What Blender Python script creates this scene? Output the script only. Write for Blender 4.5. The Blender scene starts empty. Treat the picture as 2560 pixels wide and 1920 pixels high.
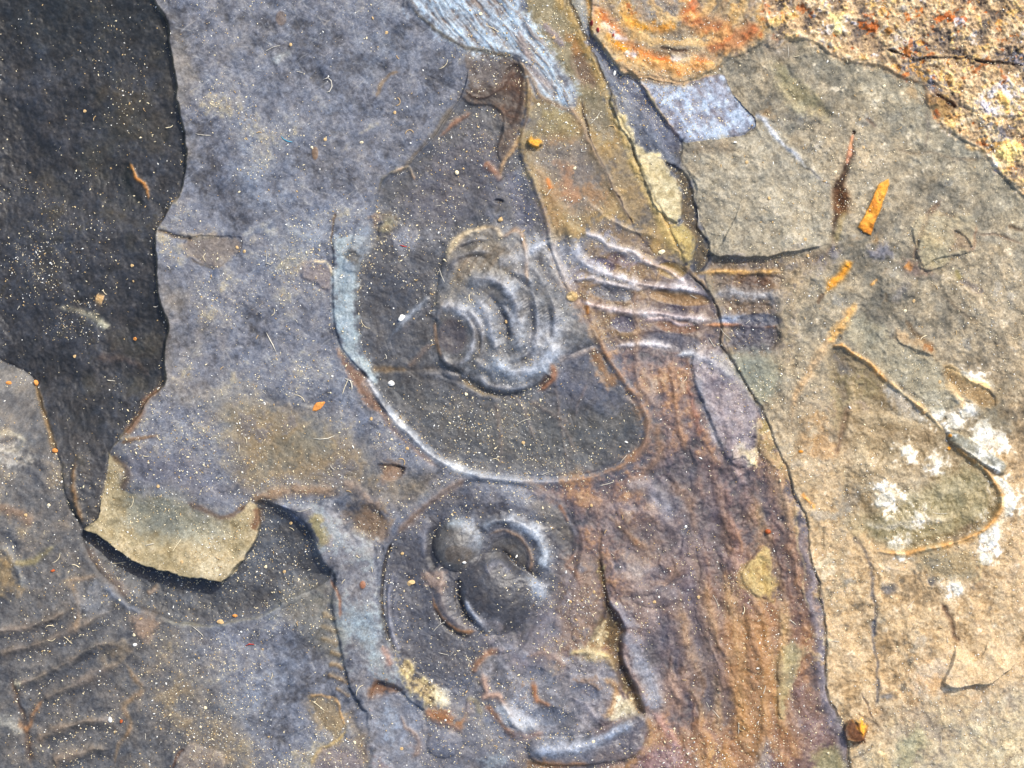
import bpy, math, random
import numpy as np
from mathutils import Vector

# ------------------------------------------------------------------ scene, camera, light
S = bpy.context.scene
K = 0.12 / 2560.0                      # metres per photograph pixel on the slab
MM = 0.001
def wx(u): return (u - 1280.0) * K
def wy(v): return (960.0 - v) * K

cam_d = bpy.data.cameras.new("camera")
cam = bpy.data.objects.new("camera", cam_d)
S.collection.objects.link(cam)
CAMZ = 0.42
cam.location = (0, 0, CAMZ)
cam_d.sensor_width = 36.0
cam_d.lens = 36.0 * CAMZ / 0.12
cam_d.clip_start = 0.01
cam_d.clip_end = 50.0
S.camera = cam

SUN_EL, SUN_AZ = math.radians(49), math.radians(52)   # azimuth counted from +x towards +y (up in the picture)
SUNV = Vector((math.cos(SUN_EL)*math.cos(SUN_AZ), math.cos(SUN_EL)*math.sin(SUN_AZ), math.sin(SUN_EL)))
W = bpy.data.worlds.new("World"); S.world = W; W.use_nodes = True
nt = W.node_tree
bg = nt.nodes["Background"]
sky = nt.nodes.new("ShaderNodeTexSky"); sky.sky_type = 'NISHITA'; sky.sun_disc = False
sky.dust_density = 3.5; sky.air_density = 1.0; sky.ozone_density = .6; sky.sun_elevation = SUN_EL; sky.sun_rotation = math.pi/2 - SUN_AZ
nt.links.new(sky.outputs[0], bg.inputs[0]); bg.inputs[1].default_value = 0.15
sl = bpy.data.lights.new("sun", 'SUN'); sl.energy = 2.6; sl.angle = math.radians(1.2); sl.color = (1.0, 0.95, 0.86)
so = bpy.data.objects.new("sun", sl); S.collection.objects.link(so)
so.rotation_euler = SUNV.to_track_quat('Z', 'Y').to_euler()
S.view_settings.view_transform = 'Standard'; S.view_settings.look = 'None'
S.view_settings.exposure = 0.63; S.view_settings.gamma = 1.0
S.view_settings.use_curve_mapping = False
S.render.engine = 'CYCLES'

# ------------------------------------------------------------------ sample grid (photo pixel units)
STEP = 1.7
def axis(n, outer=900):
    a = np.arange(-40, n + 40 + STEP, STEP)
    s = STEP; lo = []; p = a[0]
    while p > -outer:
        s = min(s*1.06, 14); p -= s; lo.append(p)
    s = STEP; hi = []; p = a[-1]
    while p < n + outer:
        s = min(s*1.06, 14); p += s; hi.append(p)
    return np.array(lo[::-1] + list(a) + hi, dtype=np.float32)
X = axis(2560); Y = axis(1920)
NX, NY = len(X), len(Y)
XX, YY = np.meshgrid(X, Y)
rng = np.random.default_rng(11)

def sepnoise(sx, sy, seed):
    """smooth value noise on the rectilinear grid, cubic interpolated, about -1..1"""
    r = np.random.default_rng(seed)
    def prep(A, s):
        p = (A - A[0]) / s + 1; i = np.floor(p).astype(int); f = (p - i).astype(np.float32)
        w = [(1-f)**3/6, (3*f**3-6*f**2+4)/6, (-3*f**3+3*f**2+3*f+1)/6, f**3/6]
        return i, w, int(i.max()) + 4
    ix, wxs, nx = prep(X, sx); iy, wys, ny = prep(Y, sy)
    L = r.uniform(-1, 1, (ny, nx)).astype(np.float32)
    R = sum(L[iy-1+k] * wys[k][:, None] for k in range(4))
    return sum(R[:, ix-1+k] * wxs[k][None, :] for k in range(4)) * 2.0
def fbm(s, octv, seed, gain=0.55, ay=1.0):
    o = 0; a = 1.0; t = 0
    for k in range(octv):
        o = o + a*sepnoise(s, s*ay, seed*31+k); t += a*a; a *= gain; s *= 0.5
    return (o / math.sqrt(t)).astype(np.float32)
_LT = np.random.default_rng(5).uniform(-1, 1, (512, 512)).astype(np.float32)
def gn(u, v):
    iu = np.floor(u).astype(np.int32); iv = np.floor(v).astype(np.int32)
    fu = u-iu; fv = v-iv; fu = fu*fu*(3-2*fu); fv = fv*fv*(3-2*fv)
    a = iu & 511; b = iv & 511; a1 = (iu+1) & 511; b1 = (iv+1) & 511
    return (_LT[b, a]*(1-fu)+_LT[b, a1]*fu)*(1-fv) + (_LT[b1, a]*(1-fu)+_LT[b1, a1]*fu)*fv
def streak(ang, sl_, sw, off=0, octv=3, warp=0):
    """noise stretched along direction ang (degrees, image space, y down)"""
    c, s = math.cos(math.radians(ang)), math.sin(math.radians(ang))
    P = XX + warp*WX; Q = YY + warp*WY
    u = (P*c + Q*s)/sl_ + off; v = (-P*s + Q*c)/sw + off*1.7
    o = 0; a = 1
    for k in range(octv):
        o = o + a*gn(u*2**k, v*2**k); a *= .55
    return (o*1.1).astype(np.float32)
def sm(x, a, b):
    t = np.clip((x-a)/(b-a), 0, 1); return t*t*(3-2*t)

WX = fbm(90, 5, 1, .5)*1.0; WY = fbm(90, 5, 2, .5)*1.0
WF = fbm(14, 3, 3, .6); WG = fbm(14, 3, 4, .6)
PX = (XX + WX*5 + WF*2.0).astype(np.float32); PY = (YY + WY*5 + WG*2.0).astype(np.float32)   # rough outlines
QX = (XX + WX*2.5 + WF*.6).astype(np.float32); QY = (YY + WY*2.5 + WG*.6).astype(np.float32) # smooth outlines
N1 = fbm(260, 5, 7); N2 = fbm(110, 5, 8, .62); N3 = fbm(40, 4, 9, .65); N4 = fbm(14, 3, 10, .7); N5 = fbm(5.5, 2, 12, .8)
N6 = fbm(60, 5, 13, .7); N7 = fbm(170, 6, 14, .65)
grain = rng.normal(0, 1, (NY, NX)).astype(np.float32)
RG = 1 - 2*np.abs(fbm(70, 5, 15, .6))      # creased

H = np.zeros((NY, NX), np.float32)
C = np.zeros((NY, NX, 3), np.float32)
RO = np.full((NY, NX), .6, np.float32)     # roughness
GR = np.full((NY, NX), 1.0, np.float32)    # grit (micro relief amount)
ID = np.zeros((NY, NX), np.uint8)

LH = .40
def terr(n, k, sharp=.8):
    t = n*k; i = np.floor(t); f = t-i
    return (i+sm(f, sharp, 1.0))/k
# ------------------------------------------------------------------ drawing tools
def cr(ox, oy, *p):
    """read-off coordinates of a 700 px detail view -> photo pixels"""
    return [(ox + x*0.42194, oy + y*0.42194) for x, y in p]
def spline(p, closed=False, sp=12.0):
    p = [np.array(q[:2], float) for q in p]; n = len(p); out = []
    if n == 2:
        L = np.linalg.norm(p[1]-p[0]); m = max(2, int(L/sp))
        return np.array([p[0]+(p[1]-p[0])*t for t in np.linspace(0, 1, m+1)])
    for i in range(n if closed else n-1):
        if closed: a, b, c, d = p[(i-1) % n], p[i], p[(i+1) % n], p[(i+2) % n]
        else: a, b, c, d = p[max(i-1, 0)], p[i], p[i+1], p[min(i+2, n-1)]
        m = max(1, int(np.linalg.norm(c-b)/sp))
        for k in range(m):
            t = k/m
            out.append(.5*((2*b)+(c-a)*t+(2*a-5*b+4*c-d)*t*t+(3*b-a-3*c+d)*t**3))
    if not closed: out.append(p[-1])
    return np.array(out)
def sl_of(x0, x1, y0, y1):
    i0, i1 = np.searchsorted(X, [x0, x1]); j0, j1 = np.searchsorted(Y, [y0, y1])
    return slice(j0, max(j1, j0+1)), slice(i0, max(i1, i0+1))
def dist(pts, reach, closed=False, rough=True, sp=12.0):
    q = spline(pts, closed, sp)
    if closed: q = np.vstack([q, q[:1]])
    A, B = (PX, PY) if rough else (QX, QY)
    m = reach + 16
    S_ = sl_of(q[:, 0].min()-m, q[:, 0].max()+m, q[:, 1].min()-m, q[:, 1].max()+m)
    shp = XX[S_].shape
    D = np.full(shp, 1e9, np.float32); T = np.zeros(shp, np.float32); SD = np.zeros(shp, np.float32)
    seg = np.linalg.norm(np.diff(q, axis=0), axis=1); cum = np.concatenate([[0], np.cumsum(seg)]); tot = cum[-1]
    for k in range(len(seg)):
        (ax, ay), (bx, by) = q[k], q[k+1]
        s = sl_of(min(ax, bx)-m, max(ax, bx)+m, min(ay, by)-m, max(ay, by)+m)
        l = (slice(s[0].start-S_[0].start, s[0].stop-S_[0].start), slice(s[1].start-S_[1].start, s[1].stop-S_[1].start))
        px = A[s]-ax; py = B[s]-ay; dx, dy = bx-ax, by-ay; LL = dx*dx+dy*dy+1e-9
        t = np.clip((px*dx+py*dy)/LL, 0, 1)
        d = np.hypot(px-t*dx, py-t*dy)
        u = d < D[l]
        D[l] = np.where(u, d, D[l]); T[l] = np.where(u, (cum[k]+t*seg[k])/tot, T[l])
        SD[l] = np.where(u, np.sign(dx*py-dy*px), SD[l])       # + = right-hand side when walking (y down)
    return S_, D, T, SD
def inside(pts, rough=True, closed_sp=12.0):
    q = spline(pts, True, closed_sp); q = np.vstack([q, q[:1]])
    A, B = (PX, PY) if rough else (QX, QY)
    S_ = sl_of(q[:, 0].min()-16, q[:, 0].max()+16, q[:, 1].min()-16, q[:, 1].max()+16)
    I = np.zeros(XX[S_].shape, bool)
    for k in range(len(q)-1):
        (ax, ay), (bx, by) = q[k], q[k+1]
        if ay == by: continue
        s = sl_of(X[S_[1].start], X[S_[1].stop-1]+.1, min(ay, by)-16, max(ay, by)+16)
        s = (slice(max(s[0].start, S_[0].start), min(s[0].stop, S_[0].stop)), S_[1])
        if s[0].stop <= s[0].start: continue
        l = (slice(s[0].start-S_[0].start, s[0].stop-S_[0].start), slice(None))
        px, py = A[s], B[s]
        c = ((ay > py) != (by > py)) & (px < (bx-ax)*(py-ay)/(by-ay)+ax)
        I[l] ^= c
    return S_, I
def sdf(pts, reach=60, rough=True):
    """signed distance, + inside, clipped at reach, embedded in a slice"""
    S_, D, T, sd = dist(pts, reach, True, rough)
    S2, I = inside(pts, rough)
    F = np.zeros(D.shape, bool)
    y0 = S2[0].start-S_[0].start; x0 = S2[1].start-S_[1].start
    F[y0:y0+I.shape[0], x0:x0+I.shape[1]] = I
    return S_, np.where(F, 1, -1)*np.minimum(D, reach)
def ramp(cols, t):
    cols = np.array(cols, np.float32); n = len(cols)
    if n == 1: return np.broadcast_to(cols[0], t.shape+(3,))
    p = np.clip(t, 0, .9999)*(n-1); i = p.astype(int); f = (p-i)[..., None]
    f = f*f*(3-2*f)
    return cols[i]*(1-f)+cols[i+1]*f
def tint(S_, m, cols, n=None):
    if n is None: n = N2
    col = ramp(cols, .5+.34*n[S_]+.13*N4[S_]+.10*N5[S_]+.14*N3[S_])
    m = m[..., None]
    C[S_] = C[S_]*(1-m)+col*m
def area(pts, cols=None, h=0, edge=6, a=1.0, n=None, rough=True, ro=None, gr=None, idn=None, flat=None, bulge=0, reach=60, thresh=None, inset=0, crisp=False):
    S_, sd = sdf(pts, max(reach, edge), rough); sd = sd-inset
    m = sm(sd, -edge*.5, edge*.5)
    mh = m
    if crisp: m = sm(sd+N5[S_]*.8, -edge*.6, edge*.6)
    else:
        e2 = edge*2.0+7; m = sm(sd+(N3[S_]*5+N4[S_]*6+N5[S_]*4)*min(1.6, .5+edge/14), -e2*.5, e2*.5)
    if thresh is not None:                                   # broken, blotchy cover
        nf, lo, hi = thresh; m = m*sm(nf[S_], lo, hi)
    if cols is not None: tint(S_, m*a, cols, n)
    if flat is not None: H[S_] = H[S_]*(1-mh*flat)
    if h: H[S_] += h*(mh if thresh is None else m)
    if bulge: H[S_] += bulge*np.sqrt(np.clip(1-(1-np.clip(sd, 0, reach)/reach)**2, 0, 1))
    if ro is not None: RO[S_] = RO[S_]*(1-m)+ro*m
    if gr is not None: GR[S_] = GR[S_]*(1-m)+gr*m
    if idn is not None: ID[S_] = np.where(sd > 0, idn, ID[S_])
    return S_, sd
def line(pts, w=5, h=0, cols=None, a=1.0, taper=(.12, .12), rough=True, n=None, off=0, sharp=2.0, ro=None, gr=None, idn=None, brk=0):
    """ridge (h>0) or groove (h<0) along a line"""
    S_, D, T, sd = dist(pts, w*3.2+abs(off)+4, False, rough)
    d = np.abs(D*sd-off) if off else D
    tp = 1.0
    if taper[0]: tp = tp*sm(T, 0, taper[0])
    if taper[1]: tp = tp*sm(1-T, 0, taper[1])
    ww = w*(.35+.65*tp)*(1+.25*N3[S_])
    m = np.exp(-(d/ww)**sharp)*(.2+.8*tp); mc = np.clip(m*(1+.22*N3[S_]+.22*N4[S_]+.15*N5[S_]), 0, 1)
    if brk: m = m*sm(N3[S_]+N4[S_]*.5, -.6-1.2*(1-brk), .2)
    if cols is not None: tint(S_, np.clip(mc*a*1.1, 0, 1)*(D < 1e8), cols, n)
    if h: H[S_] += LH*h*m*np.minimum(tp+.1, 1)
    if ro is not None: RO[S_] = RO[S_]*(1-m)+ro*m
    if gr is not None: GR[S_] = GR[S_]*(1-m)+gr*m
    if idn is not None: ID[S_] = np.where(m > .42, idn, ID[S_])
def cliff(pts, h, side=1, edge=3, fade=60, taper=(.1, .1), rough=True, cols=None, a=.8):
    """a broken edge: one side stands proud by h at the line and eases back over `fade`"""
    S_, D, T, sd = dist(pts, fade*2.2+6, False, rough)
    s = D*sd*side
    tp = sm(T, 0, taper[0]) if taper[0] else 1.0
    if taper[1]: tp = tp*sm(1-T, 0, taper[1])
    ends = (T > 1e-5) & (T < 1-1e-5) & (D < 1e8)
    m = sm(s, -edge, edge)*np.exp(-(np.clip(s, 0, None)/fade)**1.5)*tp*ends*(1-sm(D, fade*1.4, fade*2.1))
    H[S_] += h*m
    if cols is not None: tint(S_, np.exp(-(D/ (edge*1.6))**2)*tp*a, cols)
def dome(cx, cy, rx, ry, h, rot=0, power=.5, cols=None, a=1.0, ro=None, gr=None, n=None, idn=None, soft=1.0):
    R_ = max(rx, ry)*1.3+12; S_ = sl_of(cx-R_, cx+R_, cy-R_, cy+R_)
    c, s = math.cos(math.radians(rot)), math.sin(math.radians(rot))
    u = (QX[S_]-cx)*c+(QY[S_]-cy)*s; v = -(QX[S_]-cx)*s+(QY[S_]-cy)*c
    r = np.sqrt((u/rx)**2+(v/ry)**2)
    H[S_] += h*np.clip(1-r*r, 0, 1)**power
    m = 1-sm(r, 1-.25*soft, 1.0+.05)
    if cols is not None: tint(S_, m*a, cols, n)
    if ro is not None: RO[S_] = RO[S_]*(1-m)+ro*m
    if gr is not None: GR[S_] = GR[S_]*(1-m)+gr*m
    if idn is not None: ID[S_] = np.where(r < 1, idn, ID[S_])
FULL = (slice(None), slice(None))

# ------------------------------------------------------------------ the slab: levels, broken layers, mineral colours, some painted sheen and shade
# base: grey blue slate
tint(FULL, np.ones_like(H), [(52,55,66), (76,80,94), (95,99,114), (110,111,118), (132,125,110)], N2*.6+N6*.6)
for k_, (an, ww_) in enumerate(((28, 2.6), (62, 2.2), (-35, 2.4), (8, 2.4))):
    s_ = streak(an, 46, ww_, 3.1*k_+1, 1, 6)
    tint(FULL, sm(s_+N2*.12, .74, 1.0)*.42, [(150,150,150),(170,164,150)], N4)
    s_ = streak(an+12, 60, ww_, 2.7*k_+7, 1, 6); H -= .02*sm(s_, .7, .95)
tint(FULL, sm(N7, .1, 1.4)*.5, [(84,94,116), (122,136,158)], N3)
tint(FULL, sm(-N7+N1*.4, .2, 1.6)*.5, [(120,108,92), (136,122,100)], N3)
tint(FULL, sm(N6+.4*N4, 1.0, 1.9)*.4, [(150,146,136), (166,158,140)], N4)
H += N1*.25 + N2*.10 + N3*.05 + N6*.04 + .05*terr(N7, 2.2) + .035*terr(N6, 2.5)
ID[:] = 0

# left edge of the grey layer and the dark face falling away from it
edgeA = [(330,-900),(360,-300),(375,-60)] + cr(0,0,(905,0),(975,130),(1015,290),(1050,440),(1050,590),(1080,700),(1105,880),(1100,970),(1075,1120),(1020,1200),(940,1330),(905,1400),(930,1560)) + cr(0,620,(935,130),(950,300),(1000,450),(985,560),(980,690),(975,800),(880,880),(820,990),(700,1130),(650,1200),(620,1350),(590,1490),(580,1600)) + [(203,1321)]
valley = cr(0,620,(480,1650),(440,1600),(390,1500),(360,1340),(340,1230),(300,1120),(260,1010),(215,920),(180,820),(130,740),(0,680)) + [(-120,850),(-400,780),(-950,650)]
A_poly = edgeA + valley[1:] + [(-950,-950)]
ea = spline(edgeA); xe = np.interp(Y, ea[:,1], ea[:,0])[:, None]
S_, sd = sdf(A_poly, 80)
mA = np.zeros_like(H); mA[S_] = sm(sd, -4, 5)
inA = np.zeros_like(H); inA[S_] = sd > 0
depth = (-.55 - .0145*np.clip(xe-XX, 0, 420)*sm(1330-YY, 0, 350) - .0035*np.clip(xe-XX-420, 0, 900)).astype(np.float32)
va = spline(valley); o_ = np.argsort(va[:,0]); vy = np.interp(X, va[o_,0], va[o_,1])[None, :]
# lower-left ribbed field, climbing out of the valley
mC = ((1-mA)*(sm(330-XX+ (YY-1320)*.5, -120, 60))*(YY > 700)).astype(np.float32)
xv = np.interp(Y, va[::-1,1][::-1] if False else np.sort(va[:,1]), va[np.argsort(va[:,1]),0])[:, None]
depthV = (-.55 - .0145*np.clip(np.interp(Y, ea[:,1], ea[:,0])[:, None]-xv, 0, 420)*sm(1330-YY, 0, 350))
depthC = depthV*np.exp(-np.clip(xv-XX, 0, None)/520.) - .3
H = H*(1-mA*.3) + depth*mA + mC*depthC*sm(1560-YY, 0, 300)
tint(FULL, mA, [(32,32,33), (42,42,45), (54,54,58), (66,67,74), (54,50,42)], N2*.6+N6*.7)  # dark mineral tone, deepened to stand in for shade on the slope
H += mA*(.06*N6+.05*N3+.06*terr(N7, 2.5))
tint(FULL, mA*sm(N7+.3*N3, .5, 1.5)*.6, [(56,62,80), (92,102,122)], N4)
tint(FULL, mA*sm(-N7+.3*N6, .7, 1.6)*.55, [(70,64,44), (84,72,50)], N3)
tint(FULL, mA*.35, [(30,30,31),(40,40,42)], N3)
tint(FULL, mA*sm(300-YY-.2*np.abs(XX-250), 0, 300)*.55, [(28,29,28), (40,42,38)], N3)
tint(FULL, mA*sm(YY-(1000), 0, 250)*.35, [(74,72,74), (92,84,74)], N3)
RO[:] = RO*(1-mA)+.5*mA
ID[:] = np.where(inA > 0, 1, ID)
inC = (xv > XX) & (YY > 760) & (inA == 0) & (YY < 1330)
inC |= (YY >= 1330) & (PX < np.interp(PY, [1300,1400,1500,1640,1700,1780,1860,2900], [205,250,330,330,335,315,290,330]))
mC2 = np.clip(mC, 0, 1)
tint(FULL, mC2*.85, [(54,54,57), (74,72,71), (92,86,80), (112,98,78)], N2*.7+N3*.5)
tint(FULL, mC2*sm(1150-YY+N2*60, 0, 250)*.45, [(120,116,112), (150,144,134)], N3)
ID[:] = np.where(inC, 2, ID)
line(edgeA[2:-4], 3.2, 0, [(120,110,92),(150,135,110)], .6, (0,0), brk=.7)
cliff(edgeA[2:-3], .35, -1, 2.5, 26, (0,.02))
line(cr(0,0,(740,940),(730,1060),(780,1170),(850,1190)), 15, -.5, [(24,26,24)], .9)
line(cr(0,0,(750,950),(800,1040),(850,1080),(880,1180)), 4.5, .5, [(190,120,50),(160,120,70)], .9, brk=.5)
line(cr(0,620,(330,350),(440,370),(560,420),(640,480)), 8, .1, [(120,112,80),(180,170,140)], .55, brk=.6)
line(cr(0,620,(570,430),(630,480)), 9, .2, [(200,195,170)], .7, brk=.4)
line(cr(0,620,(560,290),(610,300)), 10, .25, [(205,165,110)], .9, brk=.3)
line(cr(0,620,(440,1250),(430,1400),(440,1520),(480,1640)), 6, .5, [(96,74,48),(120,88,52)], .8)
line(cr(0,620,(390,1480),(440,1600),(480,1650)), 5, -.5, [(24,26,28)], .8)
line(cr(0,620,(560,660),(700,650),(830,700),(880,760)), 9, .15, [(90,74,66)], .5)
line(cr(0,620,(740,1100),(830,980),(860,890),(970,800)), 9, .1, [(128,90,58),(110,80,58)], .75)
line(cr(0,620,(150,760),(200,880),(250,1000),(300,1150),(330,1210)), 6, .12, [(150,112,60),(90,72,46)], .6, brk=.7)

# ---- tilted ribs of the lower left corner
ribs = [cr(0,1220,(-60,1010),(60,970),(230,930),(420,850),(560,760),(700,700)), cr(0,1220,(60,1180),(130,1170),(300,1090),(440,1020),(560,940),(760,900)),
        cr(0,1220,(240,1270),(400,1190),(520,1140),(640,1060),(740,1040)), cr(0,1220,(200,1510),(320,1450),(480,1400),(620,1390),(720,1450)),
        cr(0,1220,(300,1630),(420,1600),(560,1560),(690,1550)), cr(0,1220,(-60,860),(100,850),(250,800),(440,720))]
for i, r in enumerate(ribs):
    line(r, 11, .9, [(118,102,82),(134,112,92)], .5, (.1,.25), n=N3, sharp=1.5)
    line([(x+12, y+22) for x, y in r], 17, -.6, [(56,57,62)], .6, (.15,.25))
line(cr(0,1220,(60,1110),(80,1180),(110,1300),(160,1420),(170,1560),(190,1659)), 7, -.45, [(70,52,40)], .7, brk=.8)
line(cr(0,1220,(80,1160),(130,1180)), 9, .4, [(190,180,150)], .6)
line(cr(0,1220,(110,1380),(160,1440),(200,1340),(260,1270)), 7, .3, [(150,100,56)], .7, brk=.7)
line(cr(0,1220,(-20,1380),(60,1400),(140,1460)), 12, .35, [(176,172,160)], .6)
line(cr(0,1220,(0,330),(60,400),(90,450),(130,560),(120,620)), 10, .5, [(120,128,138),(96,92,84)], .6)
line(cr(0,1220,(80,450),(200,440),(280,370),(320,340)), 8, .2, [(140,126,80)], .6)
area(cr(0,1220,(-30,440),(60,430),(110,560),(90,640),(-30,640)), [(140,110,60),(170,130,70)], .1, 22, .6)
area([(-900,1120),(-20,1120),(40,1125),(75,1150),(40,1165),(-40,1160),(-900,1170)], [(150,142,120),(176,168,144)], .1, 16, .6)
line(cr(0,620,(-40,1110),(60,1100),(120,1140),(60,1210),(-30,1190)), 6, .25, [(180,168,140)], .5)
area(cr(0,620,(-50,1180),(60,1190),(150,1240),(100,1290),(-50,1260)), [(170,168,170)], .05, 20, .5)
line(cr(0,620,(-40,1220),(80,1250),(200,1300),(300,1400)), 8, -.3, [(90,84,80)], .4)
line(cr(0,1220,(-10,100),(140,160),(180,230)), 12, .2, [(120,86,60)], .45)
line(cr(0,1220,(440,870),(460,760),(450,650),(430,560),(600,520)), 7, .12, [(138,112,84)], .5, brk=.9)
area(cr(0,1220,(440,640),(560,560),(640,540),(680,620),(620,720),(500,760),(440,700)), [(118,120,126)], .1, 14, .5)
area(cr(0,1220,(790,760),(850,710),(920,730),(955,790),(900,850),(850,900),(800,860)), [(128,104,84),(146,118,96)], .2, 14, .75)
line(cr(0,1220,(620,560),(700,640),(760,700),(850,730)), 9, .4, [(116,126,146)], .6)
line(cr(0,1220,(700,580),(760,650),(790,690)), 6, -.4, [(50,52,58)], .6)
area(cr(0,1220,(600,1010),(640,930),(740,900),(790,930),(770,1000),(700,1030)), [(104,88,66),(120,100,76)], .1, 16, .55)
line(cr(0,1220,(740,1040),(800,1120),(850,1200),(800,1250),(740,1310),(770,1400),(760,1480),(700,1540),(690,1659)), 7, .25, [(140,112,76),(118,90,66)], .6, brk=.9)
line(cr(0,1220,(1090,1540),(1050,1600),(1020,1680)), 5, -.5, [(110,66,36)], .8)
area(cr(0,1220,(1100,1520),(1200,1540),(1300,1580),(1320,1720),(1040,1720),(1040,1610)), [(120,108,102),(134,120,108)], .25, 6, .6)

# ---- hollow below the broken flake, and the flake itself
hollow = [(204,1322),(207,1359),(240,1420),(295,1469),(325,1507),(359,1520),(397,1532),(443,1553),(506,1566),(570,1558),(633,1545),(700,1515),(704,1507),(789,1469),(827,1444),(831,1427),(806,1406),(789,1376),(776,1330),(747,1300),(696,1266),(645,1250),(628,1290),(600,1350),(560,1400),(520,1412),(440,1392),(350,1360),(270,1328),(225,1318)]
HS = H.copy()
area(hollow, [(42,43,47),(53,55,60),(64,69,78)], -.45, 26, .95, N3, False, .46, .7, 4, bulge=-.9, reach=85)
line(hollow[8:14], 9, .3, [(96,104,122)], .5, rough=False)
line(hollow[6:13], 4, .15, [(150,140,112)], .4, brk=.6)
line(cr(0,1220,(860,620),(910,590),(940,570)), 8, .35, [(140,118,96)], .8)
line(cr(0,1220,(500,330),(560,430),(640,500),(760,640)), 12, .2, [(96,78,68)], .5)
flake = [(203,1323),(236,1334),(274,1361),(312,1389),(367,1412),(422,1429),(477,1444),(553,1454),(570,1444),(582,1422),(608,1397),(629,1368),(650,1330),(653,1304),(646,1271),(624,1254),(599,1272),(575,1262),(520,1220),(430,1170),(340,1100),(295,1097),(274,1126),(262,1190),(249,1249),(243,1292)]
S_, sd = area(flake, None, 0, 3, idn=3, reach=120)
m_ = sm(sd, -1.5, 2.5); H[S_] = H[S_]*(1-m_)+HS[S_]*m_
H[S_] += .95*sm(sd, -1.5, 2.5)*np.clip(1-sm(sd, 0, 118), 0, 2)*sm(PY[S_]-PX[S_]*.12, 1130, 1290)
tanz = [(203,1323),(236,1334),(274,1361),(312,1389),(367,1412),(422,1429),(477,1444),(553,1454),(570,1444),(608,1397),(650,1330),(653,1304),(646,1271),(624,1254),(599,1280),(582,1292),(549,1297),(510,1278),(464,1262),(430,1245),(380,1235),(320,1228),(300,1215),(312,1198),(323,1173),(304,1152),(285,1140),(274,1126),(262,1190),(249,1249),(243,1292)]
area(tanz, [(124,112,84),(146,132,100),(164,148,116),(176,162,132)], .0, 5, 1, N6*.7+N3*.3, True, .8, 1.3, crisp=True)
area([(330,1240),(420,1215),(500,1250),(560,1290),(520,1360),(420,1340),(340,1310)], [(92,94,90),(112,112,100),(150,146,126)], 0, 40, .75, N6)
area([(320,1235),(400,1225),(470,1262),(500,1300),(440,1335),(370,1330),(325,1290)], [(104,106,98),(126,124,108)], 0, 30, .75, N3)
line([(276,1128),(304,1152),(325,1173),(312,1198),(300,1225)], 8, .25, [(74,58,42)], .8, brk=.9)
line([(464,1258),(510,1276),(549,1295),(582,1288),(599,1272),(618,1258)], 7, .2, [(84,62,44)], .85, brk=.9)
line([(640,1268),(645,1300),(632,1325)], 9, -.1, [(96,66,44)], .8)
line(cr(0,620,(720,1140),(830,1120),(960,1100)), 5, .2, [(110,80,50)], .7, brk=.8)
area([(330,1150),(430,1120),(520,1170),(560,1260),(520,1280),(430,1230),(350,1225)], [(82,80,92),(96,96,110)], 0, 40, .6, N3)

# ---- grey centre: gentle folds, ochre veils, broken spots
line(cr(0,620,(980,860),(1150,880),(1300,900),(1480,910),(1659,950)), 22, .25, [(140,136,132)], .5)
area(cr(0,620,(1300,920),(1450,900),(1659,960),(1900,1010),(2000,1200),(1800,1350),(1560,1340),(1450,1300),(1400,1150),(1350,1050)), [(112,104,80),(128,114,84),(96,90,84)], 0, 60, .7, N3)
area(cr(620,620,(-50,960),(200,960),(420,1130),(700,1150),(760,1300),(900,1330),(1100,1400),(1000,1500),(860,1520),(520,1430),(100,1430),(-60,1380)), [(100,90,72),(122,102,72),(92,84,80)], -.05, 50, .7, N3)
line(cr(620,620,(0,1490),(120,1470),(300,1440),(450,1450),(570,1480)), 12, .35, [(120,92,64),(140,106,72)], .6, brk=.8)
area(cr(620,620,(760,1290),(860,1290),(930,1310),(900,1370),(800,1370)), [(128,92,62),(112,84,62)], -.35, 8, .8)
line(cr(620,620,(880,1300),(930,1305),(915,1350)), 4, -.5, [(60,40,30)], .8)
area(cr(620,620,(570,1560),(640,1520),(720,1530),(780,1600),(760,1700),(700,1730),(640,1680)), [(84,68,50),(116,96,66)], -.3, 22, .7)
area(cr(620,1220,(560,150),(640,130),(730,90),(790,180),(830,290),(780,310),(700,290),(620,230)), [(96,74,56),(120,92,66)], -.2, 18, .65)
line(cr(620,620,(550,1400),(640,1430),(720,1500),(780,1560)), 14, .3, [(150,124,104)], .5)
area(cr(0,0,(1090,1440),(1150,1400),(1300,1390),(1440,1400),(1420,1480),(1330,1560),(1270,1585),(1160,1530),(1090,1480)), [(104,92,82),(116,102,90)], -.22, 5, .75)
line(cr(0,0,(910,1370),(1000,1385),(1080,1405),(1150,1415)), 4.5, -.6, [(70,58,48)], .7)
line(cr(0,0,(1050,1370),(1150,1400),(1300,1390)), 6, .3, [(150,138,118)], .5)
line(cr(0,0,(1120,1530),(1200,1560),(1280,1585)), 3.2, -.35, [(50,42,36)], .8, brk=.8)
line(cr(620,0,(150,370),(200,320),(260,290)), 10, .2, [(160,164,160)], .6, brk=.6)
line(cr(620,0,(760,580),(800,500),(840,450),(900,430)), 4, -.1, [(116,92,64)], .6, brk=.6)
dome(788,382,9,18,.1,0,.5,[(120,88,58)],.7); dome(704,42,15,20,.05,0,.5,[(90,70,56)],.6)
line(cr(620,0,(510,1240),(500,1400),(520,1490)), 3, -.25, [(84,66,50)], .7, brk=.8)
area(cr(620,620,(330,110),(390,70),(480,80),(505,110),(508,180),(470,250),(380,200),(320,160)), [(112,98,96),(130,116,110)], .2, 10, .7)
line(cr(620,620,(380,75),(460,70),(490,95),(508,170)), 4, .2, [(205,185,150)], .9, brk=.8)
line(cr(620,620,(720,980),(770,1030),(860,1040)), 8, .15, [(130,124,120)], .4)
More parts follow.
